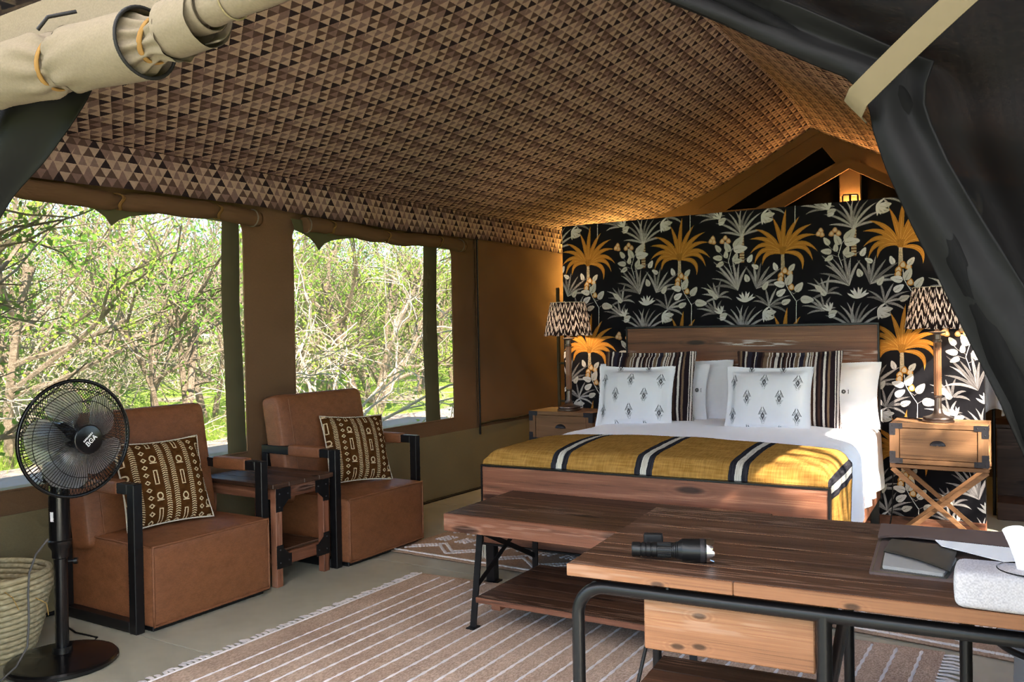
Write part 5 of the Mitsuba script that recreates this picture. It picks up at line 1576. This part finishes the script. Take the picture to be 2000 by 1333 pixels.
dl = thing('gauze_curtain', 'black gauze curtain bunched at the left edge of the doorway under the rolled flap', 'curtain')
el = [(1.99, -2.95), (1.6, -2.8), (1.3, -2.7), (0.8, -2.72), (0.05, -2.75)]
er = [(1.99, -1.885), (1.93, -1.905), (1.87, -1.99), (1.80, -2.10), (1.72, -2.25), (1.60, -2.40), (1.45, -2.50), (1.3, -2.55), (0.8, -2.54), (0.05, -2.54)]
put('cloth', drape('gauze_curtain', el, er, left_folds, '', 2), 'mat_dark_gauze', dl, smooth=True)

# ------------------------------------------------------------------ beyond the partition
wl = thing('gable_lamp', 'small glowing lamp with a dark bracket on the canvas post above the wallpaper', 'lamp')
br = [(-1.551, YB - 0.10, 2.40)] + [(-1.551, YB - 0.10, 2.565), (-1.545, YB - 0.10, 2.578), (-1.425, YB - 0.10, 2.572), (-1.417, YB - 0.10, 2.56), (-1.417, YB - 0.10, 2.40)]
put('bracket', tube(br, 0.007, 8), 'mat_black_metal', wl, smooth=True)
put('bracket_stem', tube([(-1.485, YB - 0.10, 2.57), (-1.485, YB - 0.10, 2.40)], 0.010, 8), 'mat_black_metal', wl, smooth=True)
put('back_plate', cbox(-1.56, -1.41, YB - 0.11, YB - 0.025, 2.38, 2.41, 0.004), 'mat_black_metal', wl)
b = trimesh.creation.icosphere(2, 0.025)
b.apply_translation([-1.485, YB - 0.06, 2.45])
k = put('bulb', b, 'mat_white_cotton', wl, smooth=True)
GLOW = 110.0
scene[k]['emitter'] = {'type': 'area', 'radiance': {'type': 'rgb', 'value': [GLOW * c for c in (1.0, 0.52, 0.16)]}}
vl = thing('vanity_lamp', 'warm wall lamp behind the partition lighting the canvas at its left edge', 'lamp')
put('arm', tube([(-3.90, YB - 0.006, 1.86), (-3.90, YB - 0.48, 1.86), (-3.90, YB - 0.50, 1.88)], 0.010, 8), 'mat_black_metal', vl, smooth=True)
b = trimesh.creation.icosphere(2, 0.04)
b.apply_translation([-3.90, YB - 0.50, 1.93])
k = put('bulb', b, 'mat_white_cotton', vl, smooth=True)
VAN = 85.0
scene[k]['emitter'] = {'type': 'area', 'radiance': {'type': 'rgb', 'value': [VAN * c for c in (1.0, 0.64, 0.18)]}}

ld = thing('towel_ladder', 'pale wooden towel ladder standing left behind the partition', 'ladder')
for x in (-3.80, -3.42):
    put('stile', cbox(x - 0.012, x + 0.012, 7.02, 7.05, 0.0, 1.75, 0.003), 'mat_strap', ld)
for z in (0.35, 0.70, 1.05, 1.40):
    put('rung', tube([(-3.79, 7.035, z), (-3.43, 7.035, z)], 0.011, 8), 'mat_strap', ld, smooth=True)
for k, (x, lab) in enumerate(((-0.20, 'white bathrobe hanging just right of the partition'), (-0.07, 'second white bathrobe hanging behind the first one, farther right'))):
    u, z = np.meshgrid(np.linspace(-1, 1, 40), np.linspace(0, 1, 30), indexing='ij')
    w = 0.10 + 0.05 * z
    P = np.stack([x + u * w, 6.86 + 0.07 * k + 0.05 * np.sin(u * 7 + k) * (0.4 + 0.6 * z) - 0.03 * (1 - u ** 2), 1.62 - (0.88 + 0.03 * k) * z - 0.02 * np.sin(u * 5 + k) * z], -1)
    kk = solo('bathrobe', sheet(P, 0.012), 'mat_robe', lab, 'bathrobe', 'white bathrobes on the rail', smooth=True)
    put('belt', sheet(np.stack([x + u[:, :4] * (w[:, :4] + 0.012), P[:, 12:16, 1] - 0.014, P[:, 12:16, 2] - 0.0], -1), 0.006), 'mat_robe', kk, smooth=True)
hg = solo('clothes_rail', tube([(-0.28, 6.90, 1.66), (0.35, 6.90, 1.66)], 0.012, 10), 'mat_black_metal', 'dark clothes rail carrying the bathrobes behind the curtain', 'rail', smooth=True)
for x in (-0.27, 0.34):
    put('upright', tube([(x, 6.90, 0.0), (x, 6.90, 1.66)], 0.012, 10), 'mat_black_metal', hg, smooth=True)
lr = thing('luggage_cabinet', 'dark wooden cabinet under the bathrobes right of the partition', 'cabinet')
woody('body', cbox(-0.26, 0.36, 7.05, 7.45, 0.02, 0.60, 0.004), 'mat_dark_wood', 0, lr)
woody('top', cbox(-0.28, 0.38, 7.03, 7.47, 0.60, 0.63, 0.004), 'mat_dark_wood', 0, lr)
woody('base_step', cbox(-0.25, 0.32, 6.75, 7.04, 0.0, 0.12, 0.004), 'mat_dark_wood', 0, lr)

# ------------------------------------------------------------------ outside: tent posts, trees, thicket, grass
for k, (y, x, r, lean_, lab) in enumerate(((4.19, -4.90, 0.060, 0.02, 'wooden tent post outside the left window'), (6.54, -4.90, 0.064, 0.035, 'wooden tent post outside the window nearer the bed'))):
    z = np.linspace(-0.2, 2.9, 30)
    pts = np.stack([x + 0.012 * np.sin(z * 2 + k), y + lean_ * (1.2 - z) / 1.2 * -0.3 + 0.014 * np.sin(z * 2.4 + 1 + k), z], 1)
    m = tube(pts, r * (1.06 - 0.06 * z / 2.9), 18)
    v = m.vertices
    m.vertices = v + (meshkit.fbm(v * np.array([20, 20, 2.5]), 3, k)[:, None] - 0.5) * 0.012 * np.array([1, 1, 0])
    solo('tent_post', m, 'mat_post', lab, 'post', 'wooden posts outside the left windows', smooth=True)


def grow(seed, stems, height, spread, levels, leaf, leaf_n, r0, droop=0.0, pale=False, tangle=0.25, leaf_from=2, flat=1.0):
    """A many-stemmed bush tree: returns (branches mesh, leaves mesh)."""
    rng = np.random.default_rng(seed)
    br, tips = [], []

    def branch(p, d, L, r, lv):
        n = 6 if lv < 2 else 4
        pts, q, dd = [p], p.copy(), d.copy()
        for _ in range(n):
            dd = dd + rng.normal(0, tangle, 3) * np.array([1, 1, 0.7]) + np.array([0, 0, 0.04 - droop * lv])
            dd /= np.linalg.norm(dd)
            q = q + dd * L / n
            pts.append(q.copy())
        pts = np.array(pts)
        br.append(tube(pts, np.linspace(r, r * 0.55, n + 1), 7 if lv == 0 else 5 if lv == 1 else 3, cap=False))
        if lv >= leaf_from:
            tips.append(pts)
        if lv < levels:
            for _ in range(rng.integers(3, 5) if lv else rng.integers(4, 7)):
                s = rng.uniform(0.3, 1.0)
                i = min(int(s * n), n - 1)
                o = pts[i] + (pts[i + 1] - pts[i]) * rng.random()
                nd = (pts[i + 1] - pts[i]) / np.linalg.norm(pts[i + 1] - pts[i]) + rng.normal(0, 0.75, 3) * np.array([1, 1, flat])
                nd /= np.linalg.norm(nd)
                branch(o, nd, L * rng.uniform(0.5, 0.75), r * 0.55, lv + 1)

    for k in range(stems):
        a = 2 * math.pi * (k + rng.uniform(-0.3, 0.3)) / stems
        d = np.array([math.cos(a) * spread, math.sin(a) * spread, 1.0])
        branch(np.array([0.10 * math.cos(a), 0.10 * math.sin(a), -0.15]), d / np.linalg.norm(d), height * rng.uniform(0.6, 0.9), r0 * rng.uniform(0.7, 1.1), 0)
    V, F = [], []
    pool = [p for p in tips]
    for k in range(leaf_n if pool else 0):
        pts = pool[rng.integers(len(pool))]
        c = pts[rng.integers(len(pts))] + rng.normal(0, 0.05, 3)
        d1 = rng.normal(0, 1, 3)
        d1 /= np.linalg.norm(d1)
        d2 = np.cross(d1, rng.normal(0, 1, 3))
        d2 /= np.linalg.norm(d2) + 1e-9
        s = leaf * rng.uniform(0.6, 1.3)
        b = len(V)
        V += [c, c + d1 * s * 0.5 + d2 * s * 0.27, c + d1 * s, c + d1 * s * 0.5 - d2 * s * 0.27]
        F += [(b, b + 1, b + 2), (b, b + 2, b + 3)]
    return cat(*br), trimesh.Trimesh(np.array(V), np.array(F), process=False)


KINDS = {
    'tree': dict(seed=11, stems=4, height=3.4, spread=0.42, levels=3, leaf=0.06, leaf_n=4200, r0=0.060, tangle=0.16),
    'tree_b': dict(seed=23, stems=3, height=3.8, spread=0.30, levels=3, leaf=0.06, leaf_n=5200, r0=0.075, tangle=0.14),
    'thorn_bush': dict(seed=31, stems=9, height=2.3, spread=1.0, levels=3, leaf=0.045, leaf_n=2200, r0=0.024, tangle=0.30, droop=0.05),
    'leafy_bush': dict(seed=47, stems=8, height=1.9, spread=0.9, levels=3, leaf=0.06, leaf_n=6500, r0=0.022, tangle=0.25),
    'thicket': dict(seed=59, stems=10, height=3.0, spread=0.75, levels=3, leaf=0.05, leaf_n=5000, r0=0.026, tangle=0.28, droop=0.03),
}
for kd, pr in KINDS.items():
    b_, l_ = grow(**pr)
    scene['group_' + kd] = {'type': 'shapegroup',
                            'branches': mikit.ply(b_, 'mat_bark_pale' if kd in ('thorn_bush', 'thicket') else 'mat_bark', smooth=False),
                            'foliage': mikit.ply(l_, {'tree': 'mat_leaf_a', 'tree_b': 'mat_leaf_b', 'thorn_bush': 'mat_leaf_b', 'leafy_bush': 'mat_leaf_a', 'thicket': 'mat_leaf_c'}[kd])}


def plant(kd, x, y, s, rot, name, label, cat_, group, z=-0.16):
    k = thing(name, label, cat_, group)
    scene[k] = {'type': 'instance', 'shapegroup': ref('group_' + kd), 'to_world': T4().translate([x, y, z]).rotate([0, 0, 1], rot).scale(s)}


rng = np.random.default_rng(2024)
near = [('tree', -6.9, 2.5, 0.95, 20, 'grey-stemmed tree close outside the left window, behind the fan'),
        ('tree_b', -10.6, 5.6, 0.9, 75, 'forked tree beyond the path seen above the armchair behind the fan'),
        ('tree', -9.9, 7.4, 0.95, 140, 'leaning grey tree beyond the path just left of the first tent post'),
        ('thorn_bush', -9.0, 9.6, 1.25, 200, 'tangled bare thorn bush filling the window nearer the bed'),
        ('tree_b', -10.3, 11.9, 0.95, 310, 'slender tree seen right of the second tent post')]
for kd, x, y, s, r, lab in near:
    plant(kd, x, y, s, r, 'bush' if 'bush' in lab else 'tree', lab, 'bush' if 'bush' in lab else 'tree', None)
spots = []
for row, (x0, step, jit) in enumerate(((-12.0, 2.1, 0.8), (-15.5, 2.2, 1.0), (-19.5, 2.4, 1.2), (-24.5, 2.8, 1.5), (-31.0, 3.2, 2.0))):
    y = 2.0 + row * 1.5
    ymax = 18 + row * 7
    while y < ymax:
        spots.append((row, x0 + rng.uniform(-jit, jit), y + rng.uniform(-0.6, 0.6)))
        y += step
for row, x, y in spots:
    kd = rng.choice(['tree', 'tree_b', 'thorn_bush', 'thicket', 'leafy_bush'], p=[0.38, 0.32, 0.12, 0.13, 0.05] if row < 2 else [0.2, 0.3, 0.05, 0.3, 0.15])
    if abs(x + 15.5) < 2.5 and 9 < y < 13:
        continue
    tall = 0.9 + 0.17 * row
    is_tree = kd in ('tree', 'tree_b')
    plant(kd, x, y, tall * rng.uniform(0.85, 1.2), rng.uniform(0, 360), 'tree' if is_tree else 'bush',
          'many-stemmed tree in the sunlit woodland seen through the left windows' if is_tree else 'bush in the sunlit thicket seen through the left windows',
          'tree' if is_tree else 'bush', 'woodland trees' if is_tree else 'thicket bushes')
for kd, x, y, s, r, lab in (('tree_b', 4.6, 0.4, 1.3, 40, 'tree shading the right tent wall near the doorway'), ('tree_b', 4.3, 2.1, 1.25, 150, 'tree shading the right tent wall beside the desk'), ('tree', 8.0, 3.5, 1.3, 130, 'tree standing farther out on the sunny side right of the tent'),
                           ('thicket', 8.5, 9.0, 1.0, 220, 'tangled bush behind the tent on its right side'), ('leafy_bush', 9.0, 6.0, 1.0, 10, 'leafy bush level with the bed, far right of the tent')):
    plant(kd, x, y, s, r, 'tree' if 'tree' in kd else 'bush', lab, 'tree' if 'tree' in kd else 'bush', 'plants right of the tent')

V, F = [], []
gr = np.random.default_rng(77)
for k in range(70):
    c = gr.normal(0, 0.16, 2)
    h, a, w = gr.uniform(0.08, 0.26), gr.uniform(0, 6.28), 0.004
    tipo = gr.normal(0, 0.06, 2)
    b = len(V)
    V += [(c[0] - w * math.cos(a), c[1] - w * math.sin(a), 0), (c[0] + w * math.cos(a), c[1] + w * math.sin(a), 0), (c[0] + tipo[0], c[1] + tipo[1], h)]
    F.append((b, b + 1, b + 2))
scene['group_grass'] = {'type': 'shapegroup', 'blades': mikit.ply(trimesh.Trimesh(np.array(V), np.array(F), process=False), 'mat_leaf_b')}
labels['grass'] = {'label': 'green grass tufts on the ground outside the windows', 'category': 'grass', 'kind': 'stuff'}
for k in range(700):
    x, y = gr.uniform(-16, -5.6), gr.uniform(1.0, 17)
    if -9.6 < x < -8.0 or meshkit.fbm(np.array([[x * 0.5, y * 0.5, 0]]), 3, 4)[0] < 0.42:
        continue
    scene[f'grass__{k + 1:03d}'] = {'type': 'instance', 'shapegroup': ref('group_grass'), 'to_world': T4().translate([x, y, -0.15]).rotate([0, 0, 1], gr.uniform(0, 360)).scale(gr.uniform(0.7, 1.4))}
